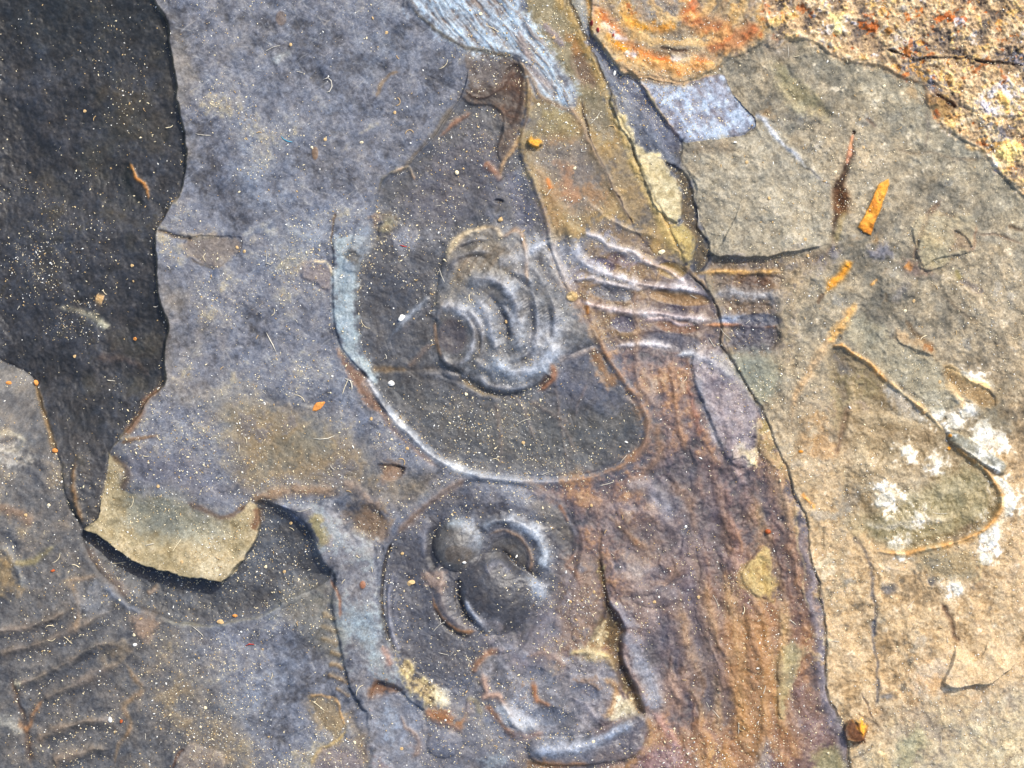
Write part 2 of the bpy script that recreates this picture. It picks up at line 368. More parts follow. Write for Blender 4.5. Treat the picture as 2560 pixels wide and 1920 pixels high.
area(cr(620,620,(540,600),(600,680),(690,750),(720,830),(780,940),(850,1020),(800,1010),(700,950),(650,850),(560,690)), [(112,80,60),(134,94,66)], -.1, 7, .8)

# ---- large oval fossil
oval = [(1180,130),(1211,118),(1253,131),(1295,146),(1312,181),(1320,215),(1316,280),(1300,340),(1303,397),(1324,443),(1346,506),(1367,561),(1375,608),(1388,654),(1413,696),(1430,742),(1464,759),(1476,806),(1493,848),(1518,898),(1544,936),(1578,987),(1603,1025),(1615,1063),(1608,1105),(1590,1135),(1552,1164),(1493,1185),(1417,1196),(1324,1198),(1240,1192),(1169,1178),(1109,1150),(1067,1120),(1030,1085),(990,1050),(960,1010),(938,965),(922,930),(903,890),(890,830),(888,760),(888,700),(892,660),(915,610),(930,560),(938,500),(955,455),(1000,425),(1042,385),(1085,340),(1112,297),(1146,253),(1164,212),(1172,170)]
area(oval, [(54,54,57),(66,66,69),(80,79,82),(96,92,90)], -.5, 16, .95, N2*.8+N3*.4, False, .5, .6, 5)
S_, sd = sdf(oval, 30, False); H[S_] += .44*sm(sd, -10, 14)*sm(XX[S_]+(YY[S_]-800)*.1, 1180, 1480)
area([(900,660),(960,560),(1060,520),(1130,600),(1080,700),(980,860),(930,880),(900,800)], [(54,55,62),(64,66,74)], 0, 50, .6, N3)
area([(1000,480),(1080,400),(1180,330),(1250,420),(1200,540),(1080,560)], [(60,58,66),(72,70,82)], 0, 40, .6, N3)
area([(960,950),(1040,980),(1300,1010),(1560,1010),(1570,1100),(1450,1160),(1260,1165),(1120,1110),(1020,1040)], [(60,61,60),(70,70,68)], -.1, 60, .6, N3)
area([(1360,930),(1480,870),(1560,980),(1540,1010),(1400,1020)], [(78,80,96),(94,96,116)], 0, 40, .6, N3)
S_ = sl_of(880,1640,500,1200); 
rimband = cr(620,620,(520,-60),(510,60),(500,250),(505,420),(540,560),(610,660),(690,740),(745,800),(768,760),(720,700),(680,620),(650,520),(642,440),(640,250),(650,60),(680,-60))
area(rimband, [(128,142,150),(140,154,160),(150,160,166)], .3, 7, .9, N3, False, .45, .8, 7)
line([(911,940),(930,975),(960,1015),(990,1052),(1030,1090),(1070,1126),(1115,1157),(1172,1184),(1240,1200),(1324,1205),(1417,1203),(1500,1188),(1560,1166)], 9.5, .6, [(146,150,158),(172,176,182)], .95, (.02,.25), False, N3, ro=.4, idn=7)
line([(905,905),(940,985),(985,1062),(1040,1112),(1110,1166)], 7, -.1, [(128,90,64)], .4, rough=False, off=12)
rr = [(1350,480),(1367,561),(1378,608),(1392,654),(1416,696),(1440,748),(1470,775),(1490,830),(1520,890),(1548,936),(1582,987),(1608,1025),(1622,1063),(1614,1110),(1592,1140),(1552,1168),(1480,1195)]
line(rr, 10, .45, [(158,130,110),(166,120,80),(176,160,150)], .9, (.1,.1), False, N2, ro=.45, idn=7)
area([(1590,1030),(1640,1040),(1640,1110),(1600,1150),(1500,1210),(1440,1220),(1400,1208),(1500,1190),(1590,1135),(1612,1090)], [(122,92,64),(134,100,68)], .05, 14, .7)
line(cr(620,0,(1240,600),(1160,700),(1090,800),(1000,900),(920,1000),(850,1040)), 6, .12, [(116,100,78),(90,80,66)], .5, brk=.8)
cliff([(1172,170),(1164,212),(1146,253),(1112,297),(1085,340),(1042,385),(1000,425)], .5, -1, 3, 22, rough=False)
area([(900,655),(925,600),(950,560),(975,540),(990,560),(960,590),(930,620),(915,670)], [(140,128,104),(96,80,56)], .1, 10, .6, N4, thresh=(N4,-.5,.8))
area(cr(620,0,(640,1330),(700,1320),(740,1420),(640,1600),(570,1590),(590,1500),(620,1440)), [(128,138,150),(110,116,124)], .2, 10, .7, N3)
area(cr(620,0,(560,1500),(640,1480),(660,1510),(600,1540)), [(70,62,54)], -.2, 6, .7)
area(cr(620,0,(720,1270),(780,1280),(790,1320),(740,1330)), [(110,92,80)], .15, 5, .8)
area(cr(620,0,(790,1290),(850,1280),(870,1310),(830,1380),(760,1400)), [(160,150,110),(100,84,60)], .15, 8, .7, N4)
line(cr(620,0,(820,1030),(880,1010),(940,995),(965,1020),(990,1070)), 4, .35, [(170,160,134),(150,110,84)], .8)
line(cr(620,0,(765,1130),(790,1070),(840,1020),(885,985)), 3, .25, [(90,86,78)], .7)
line(cr(620,0,(1000,1400),(900,1400),(830,1420)), 22, .3, [(118,118,128)], .5)
# apex plate
apex = [(1180,130),(1211,118),(1253,131),(1295,146),(1312,181),(1320,215),(1316,280),(1300,330),(1270,380),(1250,400),(1240,370),(1255,330),(1258,290),(1230,262),(1180,260),(1155,240),(1164,212),(1172,170)]
area(apex, [(62,50,42),(80,62,48),(92,78,68)], .25, 8, .85, N3, False, idn=15)
area([(1185,140),(1250,140),(1285,160),(1240,200),(1190,205)], [(82,78,80)], 0, 16, .7)
area([(1265,170),(1300,165),(1300,240),(1285,300),(1262,310),(1258,250)], [(54,38,30),(96,62,38)], -.3, 14, .8, N3)
line([(1296,150),(1314,185),(1322,225),(1318,285),(1302,340),(1275,380),(1252,415),(1248,450)], 6, .45, [(150,116,78),(168,136,98)], .8, (.05,.1), False)
line([(1162,218),(1200,240),(1250,215),(1285,165)], 5, .3, [(70,48,34)], .7)
line([(1210,400),(1230,425),(1248,455)], 8, .25, [(136,92,66)], .8)
line([(1100,340),(1140,300),(1180,280)], 6, .2, [(140,92,62)], .6)
# faint radial lines in the lower field
for q in ([(1250,960),(1300,1010),(1325,1070),(1340,1110)], [(1380,900),(1392,980),(1402,1060),(1412,1140),(1418,1185)], [(1402,1060),(1425,1100),(1440,1140)], [(1320,1000),(1370,1030),(1425,1060)], [(1240,1000),(1252,1100),(1245,1180)], [(1470,960),(1450,1000),(1440,1040)]):
    line(q, 4.5, .12, [(120,100,88)], .3, rough=True)
# raised centre with its folds
glab = [(1090,790),(1092,720),(1110,640),(1140,600),(1180,575),(1230,570),(1290,580),(1330,610),(1370,615),(1395,680),(1430,742),(1470,800),(1500,850),(1430,885),(1390,905),(1380,940),(1340,965),(1290,985),(1230,985),(1180,950),(1150,930),(1100,900)]
area(glab, [(92,90,88),(104,104,106),(118,116,112)], .35, 26, .75, N3, False, .45, .5, 6, reach=70, bulge=.5)
area([(1130,640),(1170,590),(1240,590),(1290,620),(1300,680),(1250,710),(1190,700),(1140,720)], [(98,86,68),(112,98,78)], 0, 24, .7, N3)
line([(1118,660),(1122,625),(1140,600),(1175,580),(1211,570),(1240,573),(1256,600)], 8, .5, [(176,152,116),(196,178,146)], .85, (.2,.05), False)
for k in range(5):
    line([(1140+k*26,700-k*6),(1165+k*27,655-k*5),(1195+k*26,615-k*2)], 5, .22, [(112,92,68)], .35, rough=False)
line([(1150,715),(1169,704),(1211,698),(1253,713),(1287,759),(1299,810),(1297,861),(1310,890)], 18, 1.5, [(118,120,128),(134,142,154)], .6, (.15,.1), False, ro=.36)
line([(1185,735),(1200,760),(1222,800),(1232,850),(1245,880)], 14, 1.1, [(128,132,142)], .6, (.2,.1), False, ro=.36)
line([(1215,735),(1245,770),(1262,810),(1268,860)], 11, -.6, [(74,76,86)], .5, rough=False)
line([(1090,790),(1105,765),(1139,770),(1172,800),(1184,845),(1168,892),(1135,912),(1110,900)], 13, 1.1, [(120,116,118),(138,142,152)], .6, (0,0), False, ro=.36)
dome(1131,840,40,50,-.4,-10,1.2,[(64,60,66),(76,66,64)],.8)
line([(1086,800),(1090,850),(1105,895)], 5, .2, [(140,104,72)], .6, rough=False)
line([(985,834),(1010,805),(1045,765),(1076,738)], 9, .8, [(136,142,152)], .8, (.25,.1), False, ro=.36)
line([(1005,830),(1050,785),(1090,752)], 8, .3, [(90,88,92)], .5, rough=False)
line([(1076,700),(1084,738),(1110,760)], 10, .3, [(120,112,102)], .5)
line([(1225,880),(1240,910),(1262,925),(1300,932),(1340,928),(1365,905),(1385,880),(1420,865)], 19, 1.5, [(120,128,142),(142,154,170)], .7, (.15,.2), False, ro=.34)
line([(1230,900),(1300,895),(1370,850),(1440,810)], 12, .5, [(128,134,144)], .55, (.2,.3), False, ro=.36)
line([(1180,895),(1225,930),(1245,965)], 9, .5, [(116,122,134)], .5, rough=False)
line([(1372,905),(1388,932),(1372,960),(1345,980)], 7, .5, [(128,84,58)], .85, (.2,.2), False)
line([(1375,935),(1350,968)], 9, -.5, [(84,58,46)], .6)
line([(1390,900),(1430,892),(1470,880),(1493,868)], 8, .6, [(150,136,128)], .7, rough=False)
area([(1478,885),(1505,885),(1530,930),(1545,960),(1520,975),(1500,940)], [(112,78,48),(140,98,52)], -.15, 10, .85)
line([(940,930),(1042,924),(1126,926),(1169,953),(1232,985),(1274,993),(1330,975)], 7, -.25, [(70,64,60)], .6, rough=False)
line([(1040,935),(1110,938),(1150,960),(1200,985),(1260,1005)], 9, .35, [(98,102,112)], .5, rough=False)
line([(1150,940),(1200,975),(1250,995)], 6, -.2, [(110,88,54)], .6, brk=.7)
line([(930,920),(980,925),(1020,920)], 9, 0, [(128,100,64)], .6, brk=.8)
line([(1020,915),(1050,890),(1080,860)], 8, 0, [(110,84,66)], .4)
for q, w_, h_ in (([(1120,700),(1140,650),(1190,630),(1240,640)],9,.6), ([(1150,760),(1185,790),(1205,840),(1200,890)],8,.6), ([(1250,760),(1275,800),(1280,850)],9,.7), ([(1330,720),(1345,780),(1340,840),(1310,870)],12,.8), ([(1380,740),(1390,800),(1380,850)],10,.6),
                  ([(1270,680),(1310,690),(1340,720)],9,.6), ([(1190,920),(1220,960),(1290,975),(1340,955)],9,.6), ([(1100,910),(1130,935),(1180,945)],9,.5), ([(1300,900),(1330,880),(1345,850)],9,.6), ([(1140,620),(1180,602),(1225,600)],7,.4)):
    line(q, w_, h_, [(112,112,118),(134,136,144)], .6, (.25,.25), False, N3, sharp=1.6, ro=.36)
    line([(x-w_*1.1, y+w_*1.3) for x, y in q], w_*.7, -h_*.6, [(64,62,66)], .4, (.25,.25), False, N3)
# pale cross folds right of centre
line([(1320,640),(1345,615),(1376,602),(1384,598)], 9, .7, [(170,176,188)], .9, (.2,.05), False, ro=.35)
line([(1373,600),(1392,640),(1408,690),(1430,740)], 9, .9, [(150,152,158),(150,134,118)], .8, (.05,.05), False)
line([(1250,600),(1290,575),(1310,600),(1318,660),(1320,720)], 6, .5, [(160,128,98)], .75, (.1,.2), True)
line([(1240,660),(1290,650),(1330,640)], 14, .5, [(128,128,132)], .6, rough=False)
line([(1320,655),(1350,690),(1370,720)], 10, .5, [(120,122,128)], .6, rough=False)
line([(1340,640),(1370,690),(1400,720)], 12, -.4, [(68,68,76)], .5, rough=False)
for k in range(14):
    line([(1290+k*7,760+k*4),(1312+k*7,745+k*4)], 2.2, .14, None, 1, (0,0), False)
line([(1303,400),(1324,443),(1346,506),(1367,561),(1376,600)], 12, .7, [(140,136,146),(128,108,92)], .75, (.25,.02), False, ro=.36)
line([(1262,420),(1290,480),(1310,540),(1330,590)], 26, -.55, [(58,58,72),(74,76,96)], .7, (.2,.2), False)
dome(1243,504,14,6,-.4,0,.6,[(46,42,42)],.8)
line([(1240,430),(1232,520),(1235,580)], 20, .25, [(96,96,106)], .5, rough=False)

# ---- streaked brown zone right of the oval, down to the bottom edge
zone = [(1640,700),(1770,738),(1793,789),(1801,869),(1852,928),(1898,1012),(1940,1097),(1970,1190),(2000,1262),(2022,1330),(2046,1456),(2058,1560),(2060,1709),(2082,1775),(2112,1840),(2120,2000),(2200,2860),(1500,2860),(1480,1960),(1440,1800),(1400,1700),(1390,1560),(1400,1440),(1400,1330),(1380,1270),(1310,1215),(1417,1200),(1560,1170),(1625,1080),(1600,1000),(1550,930),(1500,840),(1450,760),(1430,700),(1480,640),(1560,600)]
ST = streak(80, 300, 46, 3.3, 2, 30); ST2 = streak(78, 150, 16, 9.1, 2, 18)
area(zone, [(58,54,60),(84,72,74),(108,86,80),(134,98,72),(154,118,82),(146,130,122)], 0, 30, .95, ST*.4+N2*.6+N6*.6, True, .55, .9, 27)
S_, sd = sdf(zone, 60)
m_ = sm(sd, 0, 60)
LF = ST[S_]*.35+N2[S_]*.3+N3[S_]*.03+(XX[S_]-1700-(YY[S_]-1300)*.12)/150.; LD = terr(LF, 1.6, .84)-LF
H[S_] += m_*.14*LD
tint(S_, m_*sm(LD, -.06, .1)*0+m_*sm(-LD, .42, .6)*.25, [(150,124,96),(172,150,128)], N4)
H[S_] += m_*(.10*ST[S_]+.07*terr(ST[S_]*.5+N2[S_]*.7, 2.5)+N3[S_]*.06+.05*terr(N6[S_],2.5))
low = sm(YY[S_]+N2[S_]*90, 1150, 1700)*sm(XX[S_]+N2[S_]*50, 1640, 1880)*m_
tint(S_, low*.8, [(98,66,46),(146,100,56),(112,80,68),(172,132,80)], ST*.7+N3*.5+N2*.3)
tint(S_, m_*sm(N6[S_]+ST[S_]*.4, .5, 1.3)*.5, [(150,142,136),(172,160,148)], N4)
tint(S_, m_*sm(-N6[S_]-ST2[S_]*.5, .6, 1.3)*.5, [(66,56,56),(84,70,62)], N4)
tint(S_, m_*sm(YY[S_], 1650, 1850)*sm(XX[S_]-ST[S_]*60, 1880, 1960)*.7, [(84,68,76),(104,86,92)], N3)
area([(1740,880),(1800,880),(1850,940),(1890,1010),(1893,1080),(1880,1140),(1850,1170),(1815,1140),(1790,1080),(1760,1000),(1735,940)], [(118,110,116),(140,132,136),(120,98,96)], .35, 9, .8, ST2+N3*.5, idn=27)
line([(1738,935),(1765,1010),(1785,1070),(1812,1130)], 12, .3, [(158,162,170)], .7)
line([(1700,880),(1760,885),(1800,905)], 9, .2, [(146,148,156)], .5)
for q, w_, c_ in (([(1678,900),(1690,980),(1700,1060),(1712,1140)],9,(144,106,76)), ([(1590,860),(1592,900),(1600,960),(1640,1020)],9,(128,106,94)), ([(1640,1060),(1650,1140),(1600,1190)],12,(132,98,70)),
                  ([(1720,960),(1740,1020),(1750,1090)],8,(128,78,56)), ([(1812,1130),(1840,1180),(1870,1220)],12,(150,142,148)), ([(1800,1200),(1806,1270),(1830,1330),(1850,1360)],8,(152,108,70)), ([(1820,1290),(1850,1340),(1855,1380),(1825,1370),(1810,1350)],6,(156,112,74))):
    line(q, w_, .4, [c_], .6)
for q, w_, c_ in (([(1760,1150),(1790,1220),(1795,1300),(1780,1340)],20,(76,60,68)), ([(1700,1220),(1720,1290),(1705,1340)],14,(72,76,90)), ([(1560,980),(1600,1010)],9,(80,76,84)), ([(1650,1190),(1680,1210)],8,(80,70,70))):
    line(q, w_, -.5, [c_], .6)
# swirl with a pocket at 1600,1370
area([(1540,1330),(1600,1310),(1680,1330),(1660,1390),(1600,1400),(1560,1370)], [(76,66,66),(88,78,78)], -.18, 34, .6)
line([(1500,1290),(1540,1270),(1600,1280),(1660,1300),(1690,1340),(1680,1390),(1640,1425),(1590,1420)], 11, .3, [(146,132,132),(128,100,84)], .6, (.1,.1), True)
line([(1560,1230),(1600,1215),(1650,1240),(1665,1290)], 14, .5, [(136,130,134)], .6)
line([(1520,1290),(1570,1340),(1620,1380)], 7, .2, [(140,106,76)], .5)
line([(1540,1490),(1620,1490),(1700,1450),(1780,1410)], 6, -.35, [(70,60,60)], .7)
line([(1545,1480),(1620,1480),(1690,1446),(1760,1400)], 7, .25, [(140,112,90)], .5, off=-8)
dome(1640,1490,60,30,.35,0,.6,[(96,90,96)],.5)
# fold lines reaching the bottom
folds = [(cr(1240,1220,(1440,650),(1500,720),(1530,850),(1560,960),(1600,1080),(1580,1130),(1585,1300),(1590,1440),(1560,1520),(1555,1659)), 13, .9, (160,122,74)),
         (cr(1240,1220,(1500,620),(1580,760),(1620,900),(1650,1000)), 10, .6, (160,128,90)),
         (cr(1240,1220,(1130,920),(1140,1000),(1110,1110),(1150,1200),(1220,1320),(1215,1440),(1260,1500),(1250,1659)), 10, .7, (164,124,74)),
         (cr(1240,1220,(1020,1180),(1080,1230),(1130,1320)), 9, .4, (150,128,120)),
         (cr(1240,1220,(1050,980),(1040,1080),(1080,1160)), 8, .4, (150,110,72)),
         (cr(1240,1220,(1310,800),(1330,930),(1380,1000)), 9, .3, (140,100,66)),
         (cr(1240,1220,(1430,1470),(1480,1500),(1500,1580)), 9, .3, (120,84,52)),
         (cr(1240,1220,(930,1320),(980,1400),(1040,1480),(1080,1560)), 10, .4, (160,120,110)),
         (cr(1240,1220,(1370,1490),(1370,1600),(1420,1680)), 9, .3, (170,120,60)),
         (cr(1240,1220,(1340,340),(1370,430),(1460,480)), 9, .3, (146,124,126))]
for q, w_, h_, c_ in folds: line(q, w_, h_, [c_], .7, (.15,.1), True, N3)
for q in (cr(1240,1220,(1180,560),(1130,700),(1150,820),(1200,950),(1260,1100),(1320,1200)), cr(1240,1220,(1350,1180),(1380,1300),(1360,1440)), cr(1240,1220,(1160,1120),(1240,1210),(1280,1320))):
    line(q, 22, -.5, [(66,62,72)], .65)
area(cr(1240,1220,(1560,1560),(1600,1500),(1620,1580),(1600,1700),(1540,1700)), [(122,126,138)], .1, 8, .8)
# olive pockets inside the brown zone
area([(1890,1060),(1925,1050),(1945,1110),(1930,1130),(1960,1170),(1945,1175),(1900,1135),(1885,1100)], [(170,150,96),(150,130,78)], .1, 6, .85, N3, ro=.8)
area([(1828,1130),(1850,1105),(1870,1120),(1893,1120),(1885,1145),(1888,1165),(1872,1158),(1860,1140),(1830,1148)], [(226,206,150),(236,222,180)], .2, 4, .95, N4, ro=.9)
area(cr(1860,1220,(20,460),(100,350),(150,340),(165,450),(190,620),(170,660),(60,620),(0,540)), [(176,150,84),(186,164,104),(150,126,70)], .15, 7, .9, N3, ro=.8)
area(cr(1860,1220,(220,960),(300,900),(340,940),(330,1050),(280,1200),(240,1380),(200,1330),(200,1150)), [(150,138,96),(168,154,112),(120,112,80)], .1, 7, .9, N3, ro=.8)
area(cr(1860,1220,(210,720),(260,760),(260,860),(215,860)), [(140,130,90)], .1, 6, .8)
line(cr(1860,1220,(180,1240),(190,1330),(200,1380)), 8, -.4, [(90,80,30)], .8)
area(cr(1860,1220,(400,1580),(480,1520),(560,1560),(600,1700),(420,1760)), [(136,128,90),(150,140,100)], 0, 8, .85, N3)
# grey blue ribbon along the edge, then the edge itself
line(cr(1860,1220,(250,30),(330,120),(350,250),(350,350),(400,470),(410,560),(380,640),(400,740),(440,900),(450,1100),(480,1250),(560,1450),(590,1659)), 14, .45, [(104,98,106),(124,116,124)], .75, (.1,.1), True, ro=.5)
line(cr(1860,1220,(290,60),(320,200),(330,340),(370,480),(350,600),(390,740)), 4, .3, [(190,170,130)], .6, brk=.9)

# ---- bands that run across from the oval to the right
bandz = [(1430,690),(1470,600),(1510,540),(1600,570),(1700,640),(1760,735),(1790,790),(1800,860),(1780,890),(1680,880),(1560,880),(1500,850),(1470,790)]
area(bandz, [(84,74,80),(104,88,80),(124,100,70),(96,90,98)], -.1, 22, .85, N2, True, .45, .7, 8)
for (cx,cy,rx,ry,c_) in ((1500,665,44,22,(74,66,84)),(1560,650,44,18,(82,64,66)),(1530,735,60,20,(84,84,92)),(1700,745,80,20,(132,98,56)),(1560,810,36,22,(72,68,84)),(1690,815,60,18,(104,68,44)),(1680,855,80,26,(96,92,98)),(1680,675,40,22,(132,104,50))):
    dome(cx,cy,rx,ry,-.35,8,.8,[c_,tuple(v+14 for v in c_)],.85,n=N3)
bands = [(cr(1240,0,(480,1370),(600,1400),(680,1460),(800,1490),(900,1550),(980,1590)), 9, .8, [(168,166,172),(150,128,112)]),
         (cr(1240,0,(620,1270),(700,1310),(800,1360),(900,1390),(985,1430)), 9, .6, [(150,128,100),(168,150,124)]),
         (cr(1240,620,(450,20),(560,110),(700,170),(830,210),(960,232),(1100,240),(1250,275)), 11, 1.0, [(150,136,134),(168,162,164)]),
         (cr(1240,620,(700,10),(800,50),(900,95),(1000,120),(1080,170),(1140,230)), 9, .7, [(156,130,110),(170,160,160)]),
         (cr(1240,620,(440,190),(560,180),(640,210),(800,240),(900,245)), 8, .7, [(150,138,134)]),
         (cr(1240,620,(480,310),(600,350),(750,378),(850,388),(960,385),(1100,410),(1290,430)), 11, 1.0, [(160,140,136),(176,164,160)]),
         (cr(1240,620,(860,425),(1000,420),(1080,450),(1180,460)), 6, .5, [(140,116,112)]),
         (cr(1240,620,(700,585),(850,566),(980,570),(1060,590)), 9, .5, [(158,152,154)]),
         (cr(1240,620,(1060,640),(1150,620),(1250,670),(1330,720),(1420,780)), 9, .5, [(156,156,160)]),
         (cr(1240,0,(390,1300),(460,1420),(520,1550),(640,1659)), 18, .7, [(140,140,148)])]
for q, w_, h_, c_ in bands: line(q, w_*.85, h_, [tuple(min(235, v+20) for v in k_) for k_ in c_], 1, (.12,.12), False, N3, ro=.38, idn=8)  # whitened tint puts highlights into the band colour
for q in (cr(1240,620,(830,230),(820,380),(830,520),(820,640)), cr(1240,620,(1060,650),(1060,800),(1080,950))):
    line(q, 8, .2, [(136,106,82)], .5)
line(cr(1240,620,(950,200),(1000,120),(1090,190)), 3, .2, [(150,120,84)], .5)
line(cr(1240,620,(545,340),(555,400)), 4, .3, [(170,110,50)], .8)
dome(1432,742,16,14,.35,0,.6,[(190,160,104)],.8)

# ---- above the bands: olive brown wedge, ridge lines and the great seam
wedge = [(1312,215),(1330,240),(1395,258),(1430,275),(1450,230),(1500,200),(1527,253),(1552,312),(1599,414),(1645,527),(1696,633),(1713,675),(1650,640),(1600,590),(1510,540),(1450,600),(1400,600),(1376,600),(1346,506),(1303,397),(1300,340),(1316,280)]
area(wedge, [(100,90,78),(126,106,74),(146,118,70),(158,132,82)], .05, 10, .95, N2+N3*.4, True, .6, .9, 9)
area([(1330,350),(1400,335),(1470,350),(1500,430),(1520,500),(1440,540),(1380,480)], [(92,88,92),(108,102,102),(126,94,66)], -.1, 30, .75, N6)
area([(1450,220),(1510,210),(1540,290),(1540,340),(1480,320)], [(92,88,72),(100,98,96)], -.05, 14, .7, N3)
area([(1325,270),(1380,255),(1430,290),(1440,335),(1370,340),(1320,370),(1310,320)], [(100,98,96),(120,108,70)], 0, 16, .7, N3)
area([(1400,410),(1430,430),(1440,500),(1415,500)], [(150,108,76)], 0, 10, .7)
area([(1350,430),(1375,450),(1395,530),(1400,590),(1370,540)], [(156,124,80),(130,100,66)], .1, 10, .7, N4)
line([(1368,445),(1376,475)], 5, .2, [(190,110,40)], .8, brk=.7)
line(cr(1240,0,(430,560),(450,640),(510,740),(560,850),(640,1000),(700,1110),(760,1230),(800,1320)), 9, .55, [(150,132,108),(138,116,92)], .75, (.05,.1))
line(cr(1240,0,(520,560),(530,680),(570,830),(640,990),(700,1110),(760,1230),(830,1370),(900,1460),(960,1515)), 2.6, -.7, [(52,40,34)], .85, (.02,.1), brk=.95)
line(cr(1240,0,(510,1170),(590,1230),(640,1270)), 6, .3, [(150,134,116)], .6)
# olive strip right of the pale band
area([(1305,-900),(1310,-40),(1316,30),(1350,95),(1380,148),(1410,186),(1450,240),(1462,262),(1500,240),(1476,127),(1447,63),(1425,-10),(1410,-60),(1380,-900)], [(96,88,66),(120,108,78),(136,122,90)], .05, 8, .95, N3, idn=9)
area([(1430,140),(1470,140),(1505,200),(1490,215),(1450,200)], [(86,62,44)], -.15, 10, .8)
area([(1425,90),(1460,95),(1475,125),(1440,125)], [(150,100,44)], 0, 8, .8)
line([(1355,55),(1385,90),(1410,120)], 8, .25, [(126,112,116)], .7)
seam = [(1395,-900),(1405,-60),(1421,0),(1447,63),(1476,127),(1502,186),(1527,236),(1544,295),(1577,350),(1590,401),(1620,477),(1645,527),(1666,578),(1696,633),(1713,675)]
line([(x-4,y) for x,y in seam], 9, .45, [(176,150,92),(150,124,70)], .75, (0,.05), brk=.9)
line([(x+5,y) for x,y in seam], 3.4, -.7, [(70,56,36)], .8, (0,.05), brk=.85)
line([(x-11,y) for x,y in seam], 9, .2, [(196,170,110),(160,130,76)], .6, (0,.05), brk=.7)
line([(1640,500),(1665,560),(1690,610),(1712,660)], 9, .3, [(206,176,116),(176,140,84)], .8, brk=.9)
sliver = cr(1240,0,(690,550),(740,650),(820,800),(870,870),(960,920),(1050,1020),(1090,1130),(1100,1250),(1060,1320),(960,1250),(900,1120),(850,980),(820,860),(740,740),(680,600))
area(sliver, [(166,150,110),(200,184,144),(184,166,120)], .55, 6, .95, N3, True, .85, 1.4, 16)
area(cr(1240,0,(1010,1340),(1100,1330),(1170,1400),(1170,1500),(1130,1600),(1100,1500),(1050,1420)), [(170,146,84),(190,166,100)], .3, 8, .85, N3, ro=.85, idn=34)
darkf = cr(1240,0,(1000,960),(1110,1020),(1150,1150),(1190,1260),(1180,1340),(1250,1440),(1250,1540),(1180,1620),(1165,1500),(1170,1400),(1110,1320),(1085,1250),(1095,1150),(1060,1030))
area(darkf, [(62,52,34),(88,72,48),(52,44,34)], -.4, 6, .92, N4)
area([(1905,1090),(1945,1180),(1975,1260),(2005,1330),(1990,1340),(1950,1270),(1925,1200)], [(190,160,112),(162,130,86)], .1, 18, .75, N4)
for a_ in ([(1880,1230),(1900,1330),(1905,1450),(1890,1560)],[(1930,1460),(1960,1560),(1950,1680),(1960,1800)],[(1840,1480),(1860,1600),(1850,1760),(1870,1900)],[(1760,1560),(1790,1700),(1800,1860)]):
    line(a_, 15, .35, [(196,160,104),(168,128,80)], .7, (.2,.2), True, N4, brk=.8)
# line of the seam going on down
seam2 = [(1713,675),(1767,734),(1793,789),(1801,822),(1801,869),(1826,894),(1852,928),(1873,966),(1898,1012),(1923,1067),(1944,1118),(1970,1190),(1991,1253),(2003,1262),(2024,1317),(2031,1401),(2048,1456),(2046,1490),(2058,1541),(2060,1642),(2060,1709),(2081,1768),(2111,1832),(2119,1920),(2130,2000),(2240,2860)]
line(seam2[:10], 5, .3, [(150,120,80),(170,140,90)], .6, (0,.05), off=-7)
line(seam2, 2.6, -.6, [(64,52,40)], .8, (.02,0), brk=.75)

area([(1890,1000),(1935,1080),(1975,1190),(2005,1290),(2030,1400),(2046,1500),(2050,1700),(2030,1700),(2015,1500),(1985,1330),(1940,1190),(1900,1090)], [(190,164,116),(214,194,150),(160,130,92)], .08, 10, .8, N4, thresh=(N3+N4*.5, .1, .8))
area([(1500,1250),(1700,1200),(1880,1300),(1960,1500),(2000,1900),(1700,1900),(1620,1500)], [(170,120,70),(146,100,62)], 0, 50, .5, N3, thresh=(ST+N3*.4, .2, .9))
# ---- pale blue band at the top and the other blue patches
band = [(960,-900),(1005,-40),(1012,0),(1050,34),(1105,80),(1164,114),(1219,122),(1295,144),(1320,190),(1350,245),(1400,262),(1430,270),(1446,240),(1409,186),(1379,148),(1350,97),(1316,34),(1290,-10),(1290,-900)]
SB = streak(52, 130, 11, 2.2, 4, 8)
area(band, [(116,104,98),(134,142,152),(152,170,186),(176,192,206)], .2, 14, .97, SB*1.0+.1+N6*.4, True, .55, .9, 14)
area(band, [(122,110,100),(100,92,92)], 0, 10, .8, N4, thresh=(SB+N4*.3, .35, .9))
S_, sd = sdf(band, 40); H[S_] += .12*SB[S_]*sm(sd, 0, 20)
line(band[2:8], 5, .15, [(110,96,74)], .6)
line([(1295,144),(1330,205),(1352,248),(1400,266),(1432,275),(1446,300)], 5, .2, [(160,128,96)], .6)
line([(1285,60),(1310,120),(1340,190),(1390,235)], 9, .2, [(140,120,112)], .5, brk=.8)
darkb = cr(1240,0,(560,200),(640,300),(720,430),(830,450),(860,500),(900,590),(980,700),(1100,830),(1090,920),(1020,890),(930,740),(830,620),(720,500),(620,350),(540,240))
area(darkb, [(60,62,80),(74,80,104),(92,96,116)], -.35, 7, .95, N3, True, .45, .6, 10)
blue = cr(1240,0,(850,470),(980,500),(1100,510),(1250,450),(1340,450),(1380,540),(1450,620),(1530,700),(1520,760),(1400,820),(1200,835),(1100,830),(1000,700),(900,560))
area(blue, [(112,108,120),(136,142,160),(168,182,200),(150,164,186)], .1, 10, .95, SB*.7+N6*.9, True, .5, .9, 17)
line(cr(1240,0,(850,480),(900,570),(1000,710),(1100,835)), 4, .25, [(140,112,100)], .7)
line(blue[:5], 4, .2, [(120,90,80)], .5, brk=.8)

